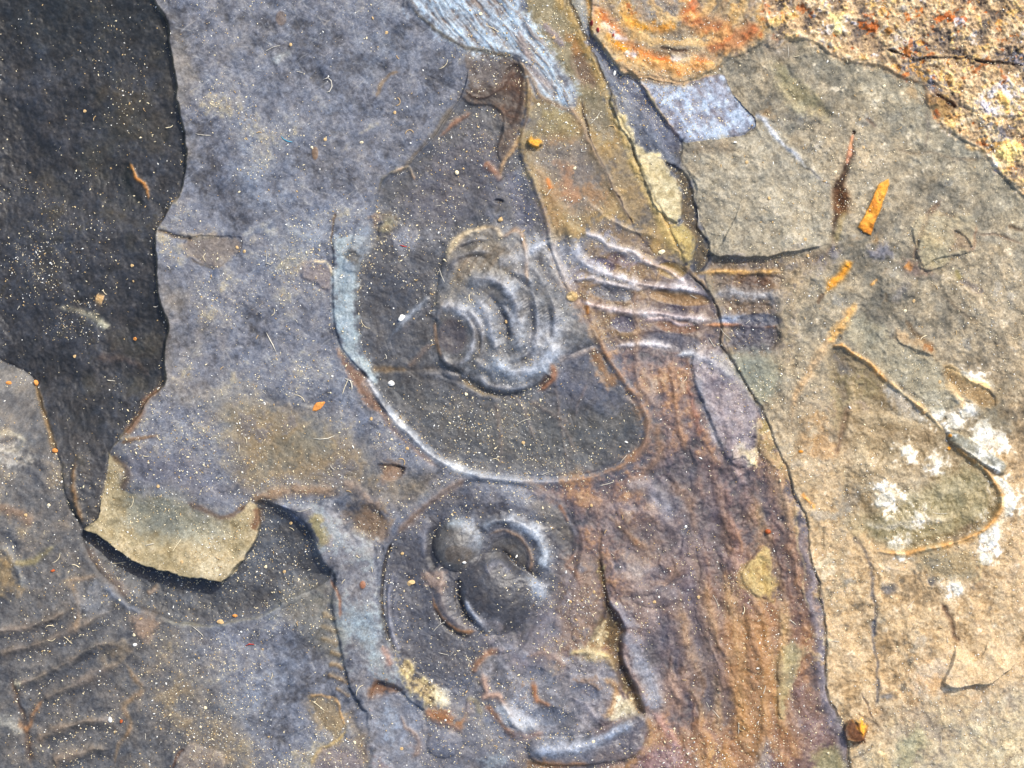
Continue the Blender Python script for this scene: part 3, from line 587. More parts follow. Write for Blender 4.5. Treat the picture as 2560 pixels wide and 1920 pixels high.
# ---- right side: tan and olive beds
right = [(1500,-900),(1480,-40),(1476,76),(1502,110),(1560,190),(1600,235),(1662,300),(1704,350),(1700,390),(1730,460),(1742,532),(1767,608),(1775,660),(1760,700),(1800,790),(1820,870),(1873,966),(1923,1067),(1970,1190),(2003,1262),(2024,1317),(2033,1401),(2050,1456),(2060,1560),(2063,1709),(2084,1768),(2114,1832),(2125,1960),(2250,2900),(3500,2900),(3500,-900)]
S_, sd = sdf(right, 40)
keep = np.isin(ID[S_], (17, 10, 16))
m_ = sm(sd, -3, 4)*(~keep)
tint(S_, m_, [(104,100,88),(132,124,106),(150,140,118),(170,156,130)], N2*.5+N6*.7+N3*.4)
ID[S_] = np.where((sd > 0) & ~keep, 21, ID[S_])
RO[S_] = RO[S_]*(1-m_)+.85*m_; GR[S_] = GR[S_]*(1-m_)+1.3*m_
lr = sm(YY[S_]+XX[S_]*.25, 1300, 1900)
tint(S_, m_*lr*.85, [(138,116,84),(176,148,108),(198,172,132),(182,154,116),(210,192,158)], N2*.6+N6*.8)
tint(S_, m_*lr*sm(N7[S_], .4, 1.4)*.6, [(190,178,164),(212,200,180)], N3)
tint(S_, m_*sm(-N7[S_]+N3[S_]*.3, .6, 1.5)*.5, [(136,128,104),(120,116,100)], N3)
H[S_] += m_*(.25+.05*RG[S_]+.05*N3[S_]+.16*terr(N7[S_],2.6,.86)+.10*terr(N6[S_],3,.84)+.05*terr(N3[S_],2,.8))
tint(S_, m_*sm(N4[S_]+N6[S_]*.5, .9, 1.6)*.55, [(206,192,160),(222,210,184)], N4)
tint(S_, m_*sm(-N4[S_]-N6[S_]*.5, .9, 1.6)*.45, [(96,92,84),(120,108,88)], N4)
tint(S_, m_*sm(N3[S_]-N6[S_]*.4, .9, 1.5)*.45, [(120,122,122),(136,136,132)], N4)
tint(S_, m_*sm(N7[S_]-N6[S_]*.5, 1.0, 1.6)*.5, [(196,150,92),(176,132,80)], N4)
tint(S_, m_*sm(XX[S_]-YY[S_]*1.2, 1700, 2000)*sm(900-YY[S_],0,400)*.25, [(150,150,130)], N3)

# big pale green plate with the overhanging lower edge
plate = cr(1240,0,(1070,920),(1100,850),(1240,845),(1400,828),(1520,780),(1560,740),(1640,740)) + [(1950,330),(2040,420),(2079,473),(2084,506),(2075,608),(2029,624),(1944,639),(1881,643),(1850,640),(1843,641),(1784,637),(1762,600),(1744,549),(1738,506),(1717,451)]
area(plate, [(134,128,112),(152,145,126),(168,160,140)], 0, 5, .85, N6*.7+N3*.5, True, .85, 1.0, 19)
cliff([(2075,608),(2029,624),(1944,639),(1881,643),(1843,641),(1784,637),(1764,612)], .85, 1, 1.6, 90, (.25,.12))
line([(1680,385),(1740,372),(1800,370),(1840,380)], 14, .05, [(120,108,90)], .6, brk=.7)
area(cr(1860,0,(160,360),(240,380),(330,500),(500,680),(440,680),(300,620),(200,500)), [(114,108,78),(126,118,86)], -.15, 16, .85, N3)
line(cr(1860,0,(160,480),(270,600),(420,680),(520,740)), 10, .1, [(176,164,130)], .5)
line(cr(1860,0,(60,690),(120,700),(200,830),(290,910),(360,990),(430,1040)), 6.5, .2, [(160,168,180),(182,186,190)], .9, (.02,.35), brk=.9)
line(cr(1860,0,(380,1010),(450,1070),(520,1125)), 3, -.1, [(120,116,110)], .6)
# dark splinter groove with its orange tip
line(cr(1860,0,(650,790),(640,880),(615,980),(590,1060),(560,1130),(560,1220),(530,1330),(522,1440)), 8, -.9, [(84,54,28),(58,40,26)], .95, (.2,.3), idn=25)
line(cr(1860,0,(590,1110),(575,1200),(560,1290)), 15, -.8, [(70,46,26),(96,60,30)], .95, (.25,.25), idn=25)
line(cr(1860,0,(640,790),(636,850),(625,920),(610,990)), 5, .3, [(236,170,70),(196,140,110)], .95)
dome(2134,332,5,6,-.2,0,.5,[(60,34,20)],1)
line(cr(1860,0,(540,1430),(560,1330),(590,1250)), 6, .1, [(150,130,80)], .5, brk=.8)
# orange rod
rod = cr(1860,0,(800,1090),(850,1065),(860,1090),(810,1230),(770,1320),(745,1395),(700,1380),(670,1350),(720,1260),(760,1170))
area(rod, [(196,122,30),(216,144,38),(232,164,56)], .3, 4, 1, N4, False, .8, 1.2, 24, crisp=True)
area(rod, [(120,74,28)], -.08, 4, .75, N4, thresh=(N4+N5*.5, .9, 1.6))
# rubble-like lines of the right side
for q, w_, h_, c_ in ((cr(1860,0,(1170,1170),(1110,1240),(1070,1310),(1040,1400),(1010,1480),(1020,1560)), 7, -.45, (110,90,72)),
                      (cr(1860,0,(1380,1330),(1360,1480),(1300,1490)), 5, -.4, (110,78,60)), (cr(1860,0,(1560,1330),(1659,1360)), 4, -.5, (90,76,60)),
                      (cr(1860,0,(1380,1400),(1480,1390),(1659,1440)), 4, -.3, (120,104,86)), (cr(1860,0,(870,870),(980,900),(1120,900),(1250,940),(1400,950)), 5, -.25, (124,112,92)),
                      (cr(1860,0,(1140,1280),(1220,1270),(1260,1290)), 3, -.3, (116,100,80)), (cr(1860,0,(720,700),(780,745)), 4, -.3, (96,84,74)),
                      (cr(1860,0,(1050,900),(1080,820),(1070,700),(1060,640)), 5, -.2, (120,112,98)), (cr(1860,620,(1270,180),(1340,230),(1420,270)), 7, -.4, (104,96,90)),
                      (cr(1860,620,(1180,280),(1240,330),(1320,410),(1400,450)), 6, -.3, (120,108,90)), (cr(1860,620,(880,340),(940,240),(1000,200)), 12, -.25, (116,110,102)),
                      (cr(1860,620,(1100,150),(1160,190)), 12, -.25, (104,98,90)), (cr(1860,620,(1250,130),(1290,190)), 8, -.2, (120,110,60))):
    line(q, w_, h_, [c_], .75, brk=.9)
area(cr(1860,0,(1240,1370),(1280,1380),(1330,1430),(1350,1480),(1290,1490),(1210,1510),(1210,1490),(1250,1440)), [(86,62,60),(110,84,70)], -.3, 5, .9, N4)
area(cr(1860,0,(1100,1550),(940,1530),(950,1600),(1000,1640),(1100,1640)), [(120,98,96),(130,106,90)], .1, 8, .6)
line(cr(1860,0,(950,1560),(1000,1590)), 9, .2, [(190,120,40)], .8, brk=.6)
area(cr(1860,620,(1030,-40),(1100,-60),(1200,20),(1210,90),(1080,130),(1020,80)), [(148,140,110)], .35, 5, .8)
area(cr(1860,0,(1020,1300),(1380,1280),(1390,1330),(1340,1500),(1150,1530),(1040,1560)), [(150,140,114),(160,150,120)], .3, 5, .6)
area(cr(1860,0,(720,1490),(840,1450),(880,1480),(840,1530),(740,1520)), [(98,98,112),(116,114,120)], .15, 9, .8)
# strip between plate and tan: dark bands under the overhang
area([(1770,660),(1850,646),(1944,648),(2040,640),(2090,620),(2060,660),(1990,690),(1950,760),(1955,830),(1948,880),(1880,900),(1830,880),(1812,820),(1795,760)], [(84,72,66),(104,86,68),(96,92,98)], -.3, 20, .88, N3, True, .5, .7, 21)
line(cr(1860,620,(-300,150),(-150,140),(0,150),(120,145),(240,150)), 8, .6, [(190,150,90),(206,160,84)], .85, (.2,.1), False)
line(cr(1860,620,(-200,290),(-60,270),(60,290),(200,280),(290,250)), 14, .7, [(128,130,136),(146,150,156)], .8, (.15,.2), False)
line(cr(1860,620,(-180,440),(-60,440),(60,440),(200,440)), 11, .5, [(124,146,180),(110,128,160)], .75, (.2,.1), False)
line(cr(1860,620,(-240,460),(0,468),(200,478)), 5, .5, [(196,130,70),(160,120,110)], .85, (.15,.05), False)
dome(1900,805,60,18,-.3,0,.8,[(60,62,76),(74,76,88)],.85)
area(cr(1860,620,(-30,180),(200,170),(240,210),(220,250),(60,240),(-40,220)), [(84,58,40),(100,72,48)], -.15, 8, .85, N3)
area(cr(1860,620,(-40,480),(200,490),(200,600),(40,640),(-60,620)), [(60,60,72),(76,74,84)], -.2, 8, .85, N3)
area(cr(1860,620,(-160,660),(40,620),(200,650),(210,820),(100,940),(20,860),(-60,760),(-140,700)), [(112,118,108),(128,130,112)], 0, 16, .8, N3)
line(cr(1860,620,(640,90),(600,120),(570,180),(530,210),(490,270)), 10, .35, [(226,150,30),(200,130,30)], .95, (.15,.3), idn=33, brk=.85)
line(cr(1860,620,(795,170),(755,225)), 4, .2, [(230,170,90)], .9)
line(cr(1860,620,(480,270),(440,330)), 4, -.3, [(90,70,50)], .7)

area([(1955,640),(2010,650),(2020,720),(1985,800),(1985,900),(1950,900),(1958,820),(1945,740)], [(138,124,100),(158,142,114),(120,110,96)], .05, 26, .85, N4, thresh=(N3+N4*.6, -.9, .2))
# rusty oval at the top
ov = [(1476,-300),(1476,0),(1480,76),(1502,110),(1535,152),(1586,186),(1662,203),(1704,211),(1767,181),(1822,148),(1852,139),(1907,105),(1923,72),(1910,20),(1900,-40),(1880,-300)]
area(ov, [(112,104,92),(150,132,102),(176,154,116),(142,134,124)], .3, 8, .97, N6, True, .85, 1.3, 18)
RU = fbm(26, 4, 40, .7)
area(ov, [(184,132,64),(204,156,86),(170,108,56)], .06, 10, .7, N4, thresh=(RU, .2, .9))
area(ov, [(158,88,42),(180,108,54)], .03, 10, .8, N4, thresh=(RU-N4*.3, 1.0, 1.5))
area(ov, [(96,88,84),(120,110,100)], -.1, 10, .8, N4, thresh=(-RU+N4*.3, .8, 1.4))
area(ov, [(222,206,184)], .05, 10, .8, N4, thresh=(N6-RU*.3, 1.1, 1.5))
for q, w_, c_, b_ in (([(1480,15),(1520,60),(1560,105),(1610,145),(1660,165),(1720,165),(1780,145)], 17, [(172,96,44),(200,134,66)], .8),
                  ([(1545,30),(1590,60),(1640,70),(1670,55),(1690,40)], 13, [(226,160,50),(214,140,40)], .8),
                  ([(1620,60),(1650,80),(1690,60)], 14, [(230,150,40)], .7), ([(1510,80),(1545,110),(1580,135)], 9, [(230,150,40)], .8),
                  ([(1710,10),(1740,50),(1790,70),(1840,75)], 22, [(156,90,48),(188,122,70)], .6), ([(1760,120),(1810,110),(1860,90),(1895,60)], 20, [(164,90,46),(192,120,64)], .65),
                  ([(1610,130),(1660,155),(1700,160)], 14, [(196,104,40),(214,140,60)], .85), ([(1745,0),(1725,20)], 12, [(186,96,46)], .8),
                  ([(1500,50),(1530,85),(1570,95)], 8, [(206,200,206)], .7), ([(1560,130),(1590,145)], 10, [(210,200,200)], .8), ([(1670,150),(1720,145)], 12, [(206,196,190)], .6)):
    line(q, w_, .22, c_, 1, (.1,.1), True, RU, brk=max(.35, b_-.2))
area([(1575,0),(1600,-60),(1690,-60),(1695,30),(1660,60),(1610,50)], [(110,108,112),(134,130,124)], .1, 12, .8, N4)
area([(1620,80),(1700,70),(1740,100),(1720,140),(1640,130)], [(126,118,104),(140,130,108)], .1, 12, .75, N4)
cx_, cy_ = 1690, -20; S_, sd = sdf(ov, 40); rad = np.hypot((PX[S_]-cx_)*.95, (PY[S_]-cy_)*1.05)+N3[S_]*7+N6[S_]*9
bandn = np.sin(rad/11.+N2[S_]*1.5); mk = sm(sd, 4, 22)
tint(S_, mk*sm(bandn+N4[S_]*.35, .1, .9)*.55, [(196,150,84),(214,176,112)], N4); H[S_] += mk*.05*bandn
tint(S_, mk*sm(-bandn+N4[S_]*.35, .3, 1.0)*.45, [(120,96,72),(140,118,92)], N4)
line([(1645,122),(1690,128),(1720,125)], 4, -.5, [(70,50,36)], .8)
line([(1535,155),(1590,190),(1640,205),(1700,212),(1730,206)], 9, .3, [(186,164,122),(170,140,104)], .8)
line([(1470,-40),(1476,60),(1482,90)], 5, .3, [(180,130,60)], .7)
dome(1478,60,5,8,.3,0,.5,[(120,20,20)],1); dome(1494,76,4,7,.3,0,.5,[(130,24,20)],1); dome(1530,88,3,5,.2,0,.5,[(140,40,20)],1)

# crust, top right
crust = [(1890,-900),(1905,-40),(1925,72),(1907,112),(1936,128),(1961,106),(2020,101),(2071,127),(2130,156),(2210,169),(2252,194),(2307,211),(2316,270),(2366,321),(2413,354),(2459,380),(2484,422),(2527,464),(2570,500),(2700,620),(3500,900),(3500,-900)]
CRN = fbm(22, 4, 41, .8); CR2 = fbm(16, 3, 42, .8)+.35*N2; CR3 = fbm(30, 4, 43, .8)
area(crust, [(100,90,82),(144,124,100),(180,154,118),(206,186,148),(176,166,156)], .35, 10, 1, CR3*.8+N3*.5, True, .9, 1.6, 20)
area(crust, [(216,166,88),(228,200,130),(196,128,56)], .08, 12, .8, N4, thresh=(CRN, .45, .9), ro=.9)
area(crust, [(116,116,128),(88,88,98),(156,156,172)], -.1, 12, .9, N4, thresh=(CR2*.8+N2*.4, .4, .9))
area(crust, [(226,222,220),(236,232,226)], .12, 12, .85, N4, thresh=(-CR2*.8+N6*.5, .7, 1.2))
area(crust, [(196,104,32),(170,80,30)], 0, 12, .85, N4, thresh=(-CRN+N7*.5, 1.0, 1.5))
S_, sd = sdf(crust, 40); m_ = sm(sd, -4, 16); H[S_] += m_*(.16*CR3[S_]+.10*CRN[S_]+.08*N4[S_])
STc = streak(62, 80, 10, 5.5, 3, 8); H[S_] += m_*(.09*STc[S_]*sm(XX[S_], 2100, 2300)+.2*terr(CR3[S_]*.6+N6[S_]*.5,2.5,.7)-.25*sm(-CR2[S_],.9,1.5))
tint(S_, m_*sm(-CR2[S_],.9,1.6)*.8, [(96,80,66),(120,100,84)], N4)
tint(S_, m_*sm(CR2[S_]-N6[S_]*.6,1.0,1.6)*.8, [(206,150,70),(226,180,104)], N4)
tint(S_, m_*sm(N6[S_]-CR2[S_]*.5+N4[S_]*.4,.75,1.4)*.85, [(232,228,226),(196,194,206)], N4)
tint(S_, m_*sm(N4[S_]-CR3[S_]*.5,1.0,1.6)*.8, [(190,104,40),(160,92,44)], N5)
tint(S_, m_*sm(STc[S_]-.3, 0, .5)*.22*sm(XX[S_],2100,2300), [(240,214,150),(226,180,100)], N4)
line(cr(1860,0,(820,290),(940,320),(1030,350),(1160,345),(1300,350),(1400,370),(1500,380),(1659,400)), 3.4, -.9, [(58,46,36)], .9, (.05,.05), brk=.95)
line(cr(1860,0,(1590,310),(1650,290)), 5, -.8, [(40,34,30)], .9)
area(cr(1860,0,(1080,620),(1110,560),(1180,590),(1240,630),(1190,690),(1120,710)), [(140,112,66),(120,90,50)], -.3, 6, .8, N4)
line(cr(1860,0,(1100,540),(1140,570),(1200,600),(1250,635)), 7, -.9, [(70,44,30)], .9, (.2,.1))
line(cr(1860,0,(1115,650),(1130,710)), 8, .2, [(196,90,30)], .8)
line(cr(1860,0,(1250,600),(1330,620),(1340,580),(1290,540)), 8, .35, [(206,186,146)], .7)
line(cr(1860,0,(840,170),(870,200)), 9, .2, [(130,80,20)], .8); line(cr(1860,0,(950,300),(1000,320)), 9, .2, [(190,110,40)], .8)
line(cr(1860,0,(500,90),(560,110),(560,220)), 14, .2, [(240,220,150)], .8, brk=.7)
line(cr(1860,0,(1480,540),(1540,600),(1560,690)), 6, .3, [(240,196,110)], .8, brk=.9)
line(cr(1860,0,(1300,850),(1350,890),(1410,890),(1440,930),(1500,1000)), 6, .3, [(230,180,100),(220,214,210)], .8, brk=.9)
area(cr(1860,0,(1500,880),(1600,850),(1640,900),(1580,960),(1520,940)), [(246,222,140)], .1, 12, .8, N4)
area([(1905,90),(1960,90),(1990,140),(1940,160),(1900,130)], [(112,104,92),(130,120,104)], -.1, 14, .7, N4)
line(crust[3:15], 5, .25, [(196,170,130),(160,120,80)], .7, brk=.9)

# right-hand fossil shell
S_, sd = sdf([(1700,300),(2560,300),(2560,1920),(2100,1920),(1900,1000)], 10)
shell = cr(1860,620,(530,590),(640,625),(750,695),(850,795),(1000,905),(1080,965),(1200,1090),(1300,1225),(1400,1295),(1470,1375),(1518,1450),(1520,1540),(1450,1620)) + cr(1860,1220,(1300,290),(1100,350),(900,372),(780,350),(700,260),(640,150),(600,50)) + [(2112,1200),(2108,1130),(2100,1060),(2085,990),(2075,920)]
area(shell, [(126,110,80),(146,128,96),(164,146,112)], -.3, 16, .9, N3+N2*.4, False, .6, .8, 22)
area(cr(1860,620,(530,610),(620,660),(740,740),(840,810),(800,880),(720,920),(650,960),(600,1030),(560,1040),(540,900),(520,720)), [(90,80,64),(116,104,68),(112,94,78)], -.05, 26, .7, N3)
area(cr(1860,620,(530,620),(600,650),(650,740),(560,740),(520,680)), [(72,70,72)], 0, 10, .7)
area(cr(1860,1220,(660,180),(800,150),(900,60),(1100,0),(1300,-120),(1480,-60),(1500,30),(1490,130),(1350,240),(1150,320),(900,350),(760,300)), [(126,118,82),(140,130,94),(128,116,78)], -.05, 20, .85, N3, ro=.5, gr=.6)
area(cr(1860,1220,(1240,290),(1300,230),(1340,200),(1390,220),(1300,290)), [(84,76,66),(110,80,60)], 0, 8, .7, N4)
area(cr(1860,620,(860,810),(960,860),(1070,960),(1100,1040),(1000,1020),(900,970),(880,900)), [(150,146,136),(166,162,152)], .15, 10, .8, N3)
line(cr(1860,620,(720,1180),(860,1120),(1000,1120),(1160,1100)), 22, .4, [(146,122,90),(128,112,80)], .6)
line(cr(1860,620,(640,1300),(800,1290),(900,1240),(980,1210)), 20, .4, [(176,160,130)], .6)
line(cr(1860,620,(760,1420),(900,1400),(1060,1360),(1150,1250),(1180,1190)), 12, .4, [(190,180,156)], .55)
line(cr(1860,1220,(720,200),(860,230),(960,200),(1050,190),(1240,190)), 8, .3, [(186,180,166)], .6, brk=.8)
line(cr(1860,620,(750,1080),(900,1070),(1000,1100)), 12, -.3, [(110,92,60)], .6)
line(cr(1860,620,(640,920),(610,1020),(590,1140),(570,1240)), 7, -.5, [(92,70,52)], .8)
line(cr(1860,620,(620,1290),(625,1400),(600,1500)), 8, -.5, [(90,84,66)], .7)
line(cr(1860,620,(400,960),(340,1080),(330,1250)), 10, -.15, [(126,108,80)], .5)
area(cr(1860,620,(580,1440),(650,1420),(700,1470),(680,1560),(600,1580)), [(88,88,88),(110,108,100)], -.2, 14, .7)
for q, w_, h_, c_ in (([(2150,1130),(2230,1120),(2320,1150),(2400,1190)],18,.3,(150,132,98)), ([(2140,1190),(2230,1200),(2340,1180)],16,-.25,(122,106,78)), ([(2180,1230),(2280,1240),(2400,1230),(2470,1200)],14,.3,(150,140,108)), ([(2190,1290),(2300,1300),(2420,1290)],14,.2,(146,134,100)),
                      ([(2160,1040),(2240,1050),(2320,1080)],16,.3,(160,142,108)), ([(2130,1010),(2120,1100),(2130,1200)],12,-.35,(108,90,64)), ([(2200,1160),(2270,1190),(2300,1240)],20,.2,(172,158,130))):
    line(q, w_, h_, [c_, tuple(v+14 for v in c_)], .6, (.2,.2), True, N3, sharp=1.5)
rim = [cr(1860,620,(520,590),(580,575),(650,625),(740,680),(800,750),(855,800)), cr(1860,620,(1020,920),(1060,950),(1080,990)), cr(1860,620,(1250,1180),(1300,1220),(1380,1280),(1450,1340),(1500,1420),(1530,1480),(1520,1545),(1470,1610)),
       cr(1860,1220,(1540,60),(1530,110),(1480,190),(1380,270),(1240,320),(1080,360),(960,385),(880,382),(780,372))]
RIMQ = rim
for q in []: line(q, 6.5, .8, [(214,168,110),(200,146,84),(226,196,150)], .95, (.1,.1), False, N4, idn=23)
line(cr(1860,1220,(1490,200),(1380,285),(1260,325),(1130,365)), 7, .3, [(218,166,96)], .9, (.1,.2), False, idn=23)
line(cr(1860,620,(660,340),(600,420),(560,500),(510,560),(440,660),(400,720),(340,840),(310,920),(290,1040)), 10, .35, [(176,150,112),(192,152,104)], .5, (.05,.2), brk=.8)
area(cr(1860,620,(530,560),(520,500),(600,420),(650,350),(650,400),(600,490),(560,560)), [(206,160,90)], .1, 5, .8, N4)
blade = cr(1860,620,(1220,1090),(1300,1110),(1400,1170),(1500,1240),(1560,1290),(1540,1340),(1460,1310),(1370,1250),(1270,1180),(1220,1150))
area(blade, [(126,124,110),(150,150,142)], .55, 6, .9, N3, False, idn=23)
line(cr(1860,620,(1270,1180),(1370,1240),(1460,1300),(1520,1320)), 5, .3, [(206,206,200)], .8, rough=False)
WHT = [(225,222,212),(240,238,230)]
WK = 40
for q in (cr(1860,620,(1120,960),(1190,950),(1200,1000),(1150,1030)), cr(1860,620,(1210,1000),(1250,980),(1290,1030),(1270,1080),(1220,1060)), cr(1860,620,(1390,1020),(1450,1040),(1480,1100),(1420,1170),(1370,1150)), cr(1860,620,(1300,930),(1350,940),(1350,1000),(1300,1010)),
          cr(1860,620,(1440,1140),(1500,1120),(1540,1150),(1500,1190)), cr(1860,620,(1490,1360),(1560,1400),(1610,1470),(1600,1560),(1560,1600),(1560,1500),(1530,1440)), cr(1860,620,(810,1470),(870,1455),(900,1490),(860,1530),(800,1530)), cr(1860,620,(930,1200),(990,1190),(990,1240),(940,1240)),
          cr(1860,620,(1020,1560),(1070,1590),(1080,1620),(1030,1600)), cr(1860,1220,(1380,260),(1500,210),(1520,270),(1480,340),(1400,310)), cr(1860,1220,(860,320),(900,320),(960,350),(920,370),(860,350)), cr(1860,1220,(1400,400),(1480,390),(1460,440),(1410,440)), cr(1860,1220,(1240,560),(1280,545),(1290,610),(1250,620)),
          cr(1860,620,(1280,740),(1350,740),(1430,800),(1380,800)), cr(1860,620,(1150,1260),(1190,1250),(1190,1290),(1150,1300))):
    area(q, [(196,188,170),(214,210,198),(234,232,224)], .10, 5, .9, N4, True, .9, 1.2, WK, crisp=True, inset=-2)
    area(q, [(206,196,174),(220,214,200)], 0, 22, .6, N4, inset=-10)
    area(q, WHT, .04, 12, .75, N4, thresh=(N4+N5*.4, .1, .7), inset=-16); WK += 1
area(cr(1860,620,(1200,700),(1260,710),(1350,790),(1480,870),(1490,930),(1400,930),(1290,860),(1220,780)), [(122,100,66),(146,120,80)], -.35, 7, .9, N3, gr=.7)
line(cr(1860,620,(1190,690),(1250,710),(1330,780),(1400,800),(1470,840)), 7, .35, [(226,190,130)], .8, brk=.85)
line(cr(1860,620,(1200,780),(1240,850),(1280,900),(1300,980)), 7, .3, [(220,190,140)], .7, brk=.85)
area(cr(1860,620,(1380,980),(1500,960),(1600,1020),(1580,1090),(1480,1080)), [(112,110,96)], 0, 16, .5)
area(cr(1860,620,(900,500),(1000,530),(1080,580),(1140,600),(1130,640),(1000,600),(920,560)), [(166,142,108)], .3, 5, .8)
line(cr(1860,620,(950,420),(1000,500),(1080,560),(1140,610)), 6, -.3, [(120,98,70)], .7)
line(cr(1860,620,(1060,590),(1130,605)), 6, -.2, [(140,88,40)], .8)
area(cr(1860,620,(700,400),(800,430),(900,560),(1050,620),(1160,680),(1180,760),(1220,850),(1260,950),(1100,960),(1000,880),(870,780),(760,680),(620,560),(600,500)), [(138,134,114),(152,146,124)], -.08, 8, .75, N3)
dome(2376,1091,5,5,.3,0,.5,[(200,130,30)],1); dome(2376,1124,5,5,.3,0,.5,[(210,140,30)],1); dome(2486,1211,5,5,.2,0,.5,[(50,36,26)],1)

for q in rim: line(q, 6.5, 1.0, [(222,176,116),(210,152,84),(232,204,156)], 1, (.08,.08), False, N4, ro=.7, idn=23)
line([(2215,948),(2260,985),(2316,1028),(2366,1085)], 4.5, .6, [(200,184,150),(216,176,120)], .8, (.1,.1), False, N4, idn=23)
line([(x-14, y-6) for x, y in rim[2]], 12, -.35, [(112,98,66)], .45, rough=False)
line([(x-6, y-15) for x, y in rim[3]], 12, -.35, [(112,98,66)], .45, rough=False)
line([(2120,900),(2135,990),(2125,1080),(2120,1180),(2150,1290),(2200,1360)], 12, .3, [(178,156,120),(190,170,136)], .45, (.2,.2), True, N3)
# lower right: seams, flake, patch
line(cr(1860,1220,(650,290),(700,330),(740,440),(760,520),(755,620),(775,720),(765,850),(770,950),(800,1020),(795,1200),(770,1300)), 4.5, -.45, [(110,98,84),(96,92,92)], .8, (.02,.05), brk=.95)
line(cr(1860,1220,(765,780),(770,880)), 7, -.3, [(96,98,108)], .7)
line(cr(1860,1220,(480,380),(480,300),(490,220)), 5, -.25, [(130,112,84)], .6)
for c0 in (cr(1860,1220,(1060,430),(1130,440),(1100,460)), cr(1860,1220,(800,1240),(860,1230),(820,1250)), cr(1860,1220,(1090,560),(1120,540),(1100,575)), cr(1860,1220,(800,610),(880,600),(820,630))):
    line(c0, 9, -.1, [(92,92,96)], .7, brk=.7)
area(cr(1860,1220,(1050,380),(1300,350),(1380,400),(1400,480),(1350,560),(1250,520),(1100,500)), [(138,124,92),(128,116,86)], -.05, 12, .7, N3)
line(cr(1860,1220,(1380,400),(1410,460),(1390,530),(1350,560)), 5, .2, [(196,176,130)], .7)
line(cr(1860,1220,(1160,680),(1200,740),(1235,800),(1245,880),(1290,900)), 7, -.7, [(96,74,54)], .85, (.15,.1))
fl2 = [(2386,1612),(2370,1660),(2352,1702),(2385,1716),(2430,1706),(2470,1702),(2510,1680),(2535,1659),(2556,1645),(2552,1580),(2550,1540),(2515,1575),(2470,1594),(2420,1606)]
area(fl2, [(186,160,124),(200,174,138)], 0, 5, .8, N3, True, idn=26)
cliff([(2386,1612),(2370,1660),(2352,1702),(2385,1716),(2430,1706),(2470,1702),(2510,1680),(2548,1650)], 1.1, -1, 1.8, 60, (.1,.15), cols=[(226,206,170)], a=.4)
area([(2220,1800),(2300,1770),(2400,1740),(2480,1760),(2650,1700),(3400,1700),(3400,2800),(2100,2800),(2150,1950),(2200,1880)], [(120,118,112),(146,140,124),(166,156,128),(186,174,140)], -.25, 60, .7, N6*1.1+N4*.5, gr=1.8, reach=60)
area([(2240,1860),(2270,1830),(2290,1820),(2310,1850),(2290,1900),(2250,1930)], [(150,146,116)], .15, 8, .8)
line([(2195,1870),(2210,1900),(2225,1940)], 6, -.3, [(200,176,130)], .7); line([(2150,1790),(2170,1800),(2205,1830)], 5, -.4, [(96,84,70)], .6, brk=.9)
line([(2120,1900),(2150,1890),(2180,1860)], 3, -.3, [(110,100,84)], .6)
line([(2150,1730),(2165,1760),(2180,1800)], 3, -.3, [(120,100,80)], .6)

# ---- round fossil under the oval
J = [(1169,1205),(1118,1228),(1063,1271),(1017,1309),(979,1359),(964,1406),(960,1473),(960,1541),(976,1600),(993,1642),(1023,1688),(1057,1722),(1110,1750),(1150,1745),(1175,1700),(1200,1650),(1290,1630),(1340,1560),(1400,1500),(1440,1420),(1451,1351),(1430,1310),(1400,1266),(1362,1241),(1316,1218),(1250,1208)]
area(J, [(56,56,64),(66,66,74),(80,80,88)], -.35, 14, .92, N3+N2*.3, False, .45, .6, 11)
line([(1169,1200),(1118,1228),(1063,1271),(1017,1309),(985,1350)], 10, .35, [(128,98,74),(120,108,104)], .75, (.1,.2), False)
area([(1180,1215),(1310,1222),(1380,1265),(1400,1310),(1340,1300),(1260,1270),(1180,1270)], [(92,94,108),(104,106,118)], .2, 22, .6, N3)
area([(1330,1260),(1400,1275),(1440,1330),(1420,1370),(1370,1330)], [(92,84,72),(100,88,72)], 0, 20, .6, N3)
line([(1310,1222),(1362,1245),(1400,1270),(1416,1298),(1440,1340),(1455,1370)], 9, .4, [(128,128,138),(128,98,82)], .7, (.15,.2), False)
line([(1395,1265),(1412,1290),(1418,1310)], 6, .2, [(140,98,72)], .8, (.1,.1), False)
line([(980,1356),(962,1406),(956,1473),(957,1541),(972,1600),(990,1645)], 4.5, -.9, [(40,34,32)], .9, (.05,.1), False)
line([(990,1410),(975,1480),(973,1541),(985,1600),(1003,1640)], 5, .4, [(112,112,126)], .8, (.3,.1), False, ro=.36)
line([(1010,1390),(992,1450),(988,1520),(1000,1580)], 6, .15, [(92,92,104)], .5, (.2,.2), False)
# knob
dome(1108,1440,64,130,.15,0,.8)
line([(1120,1315),(1090,1335),(1078,1370),(1080,1405),(1096,1425)], 12, -.6, [(34,35,42)], .85, (.1,.1), False)  # dark tint paints the knob's shadow into the groove on its left
dome(1146,1366,64,66,1.25,0,.9,[(82,80,78),(98,94,90)],.8,.38,.6,N3,12)
line([(1105,1318),(1140,1310),(1176,1318),(1200,1350),(1200,1385)], 15, .3, [(124,134,142),(150,162,172)], .8, (.2,.2), False, N3, ro=.34)  # pale tint paints the highlight on the knob's sunward side
dome(1148,1388,40,26,0,0,.6,[(88,76,64)],.5)
line([(1075,1300),(1060,1340),(1062,1400)], 9, .35, [(104,106,120)], .6, rough=False)
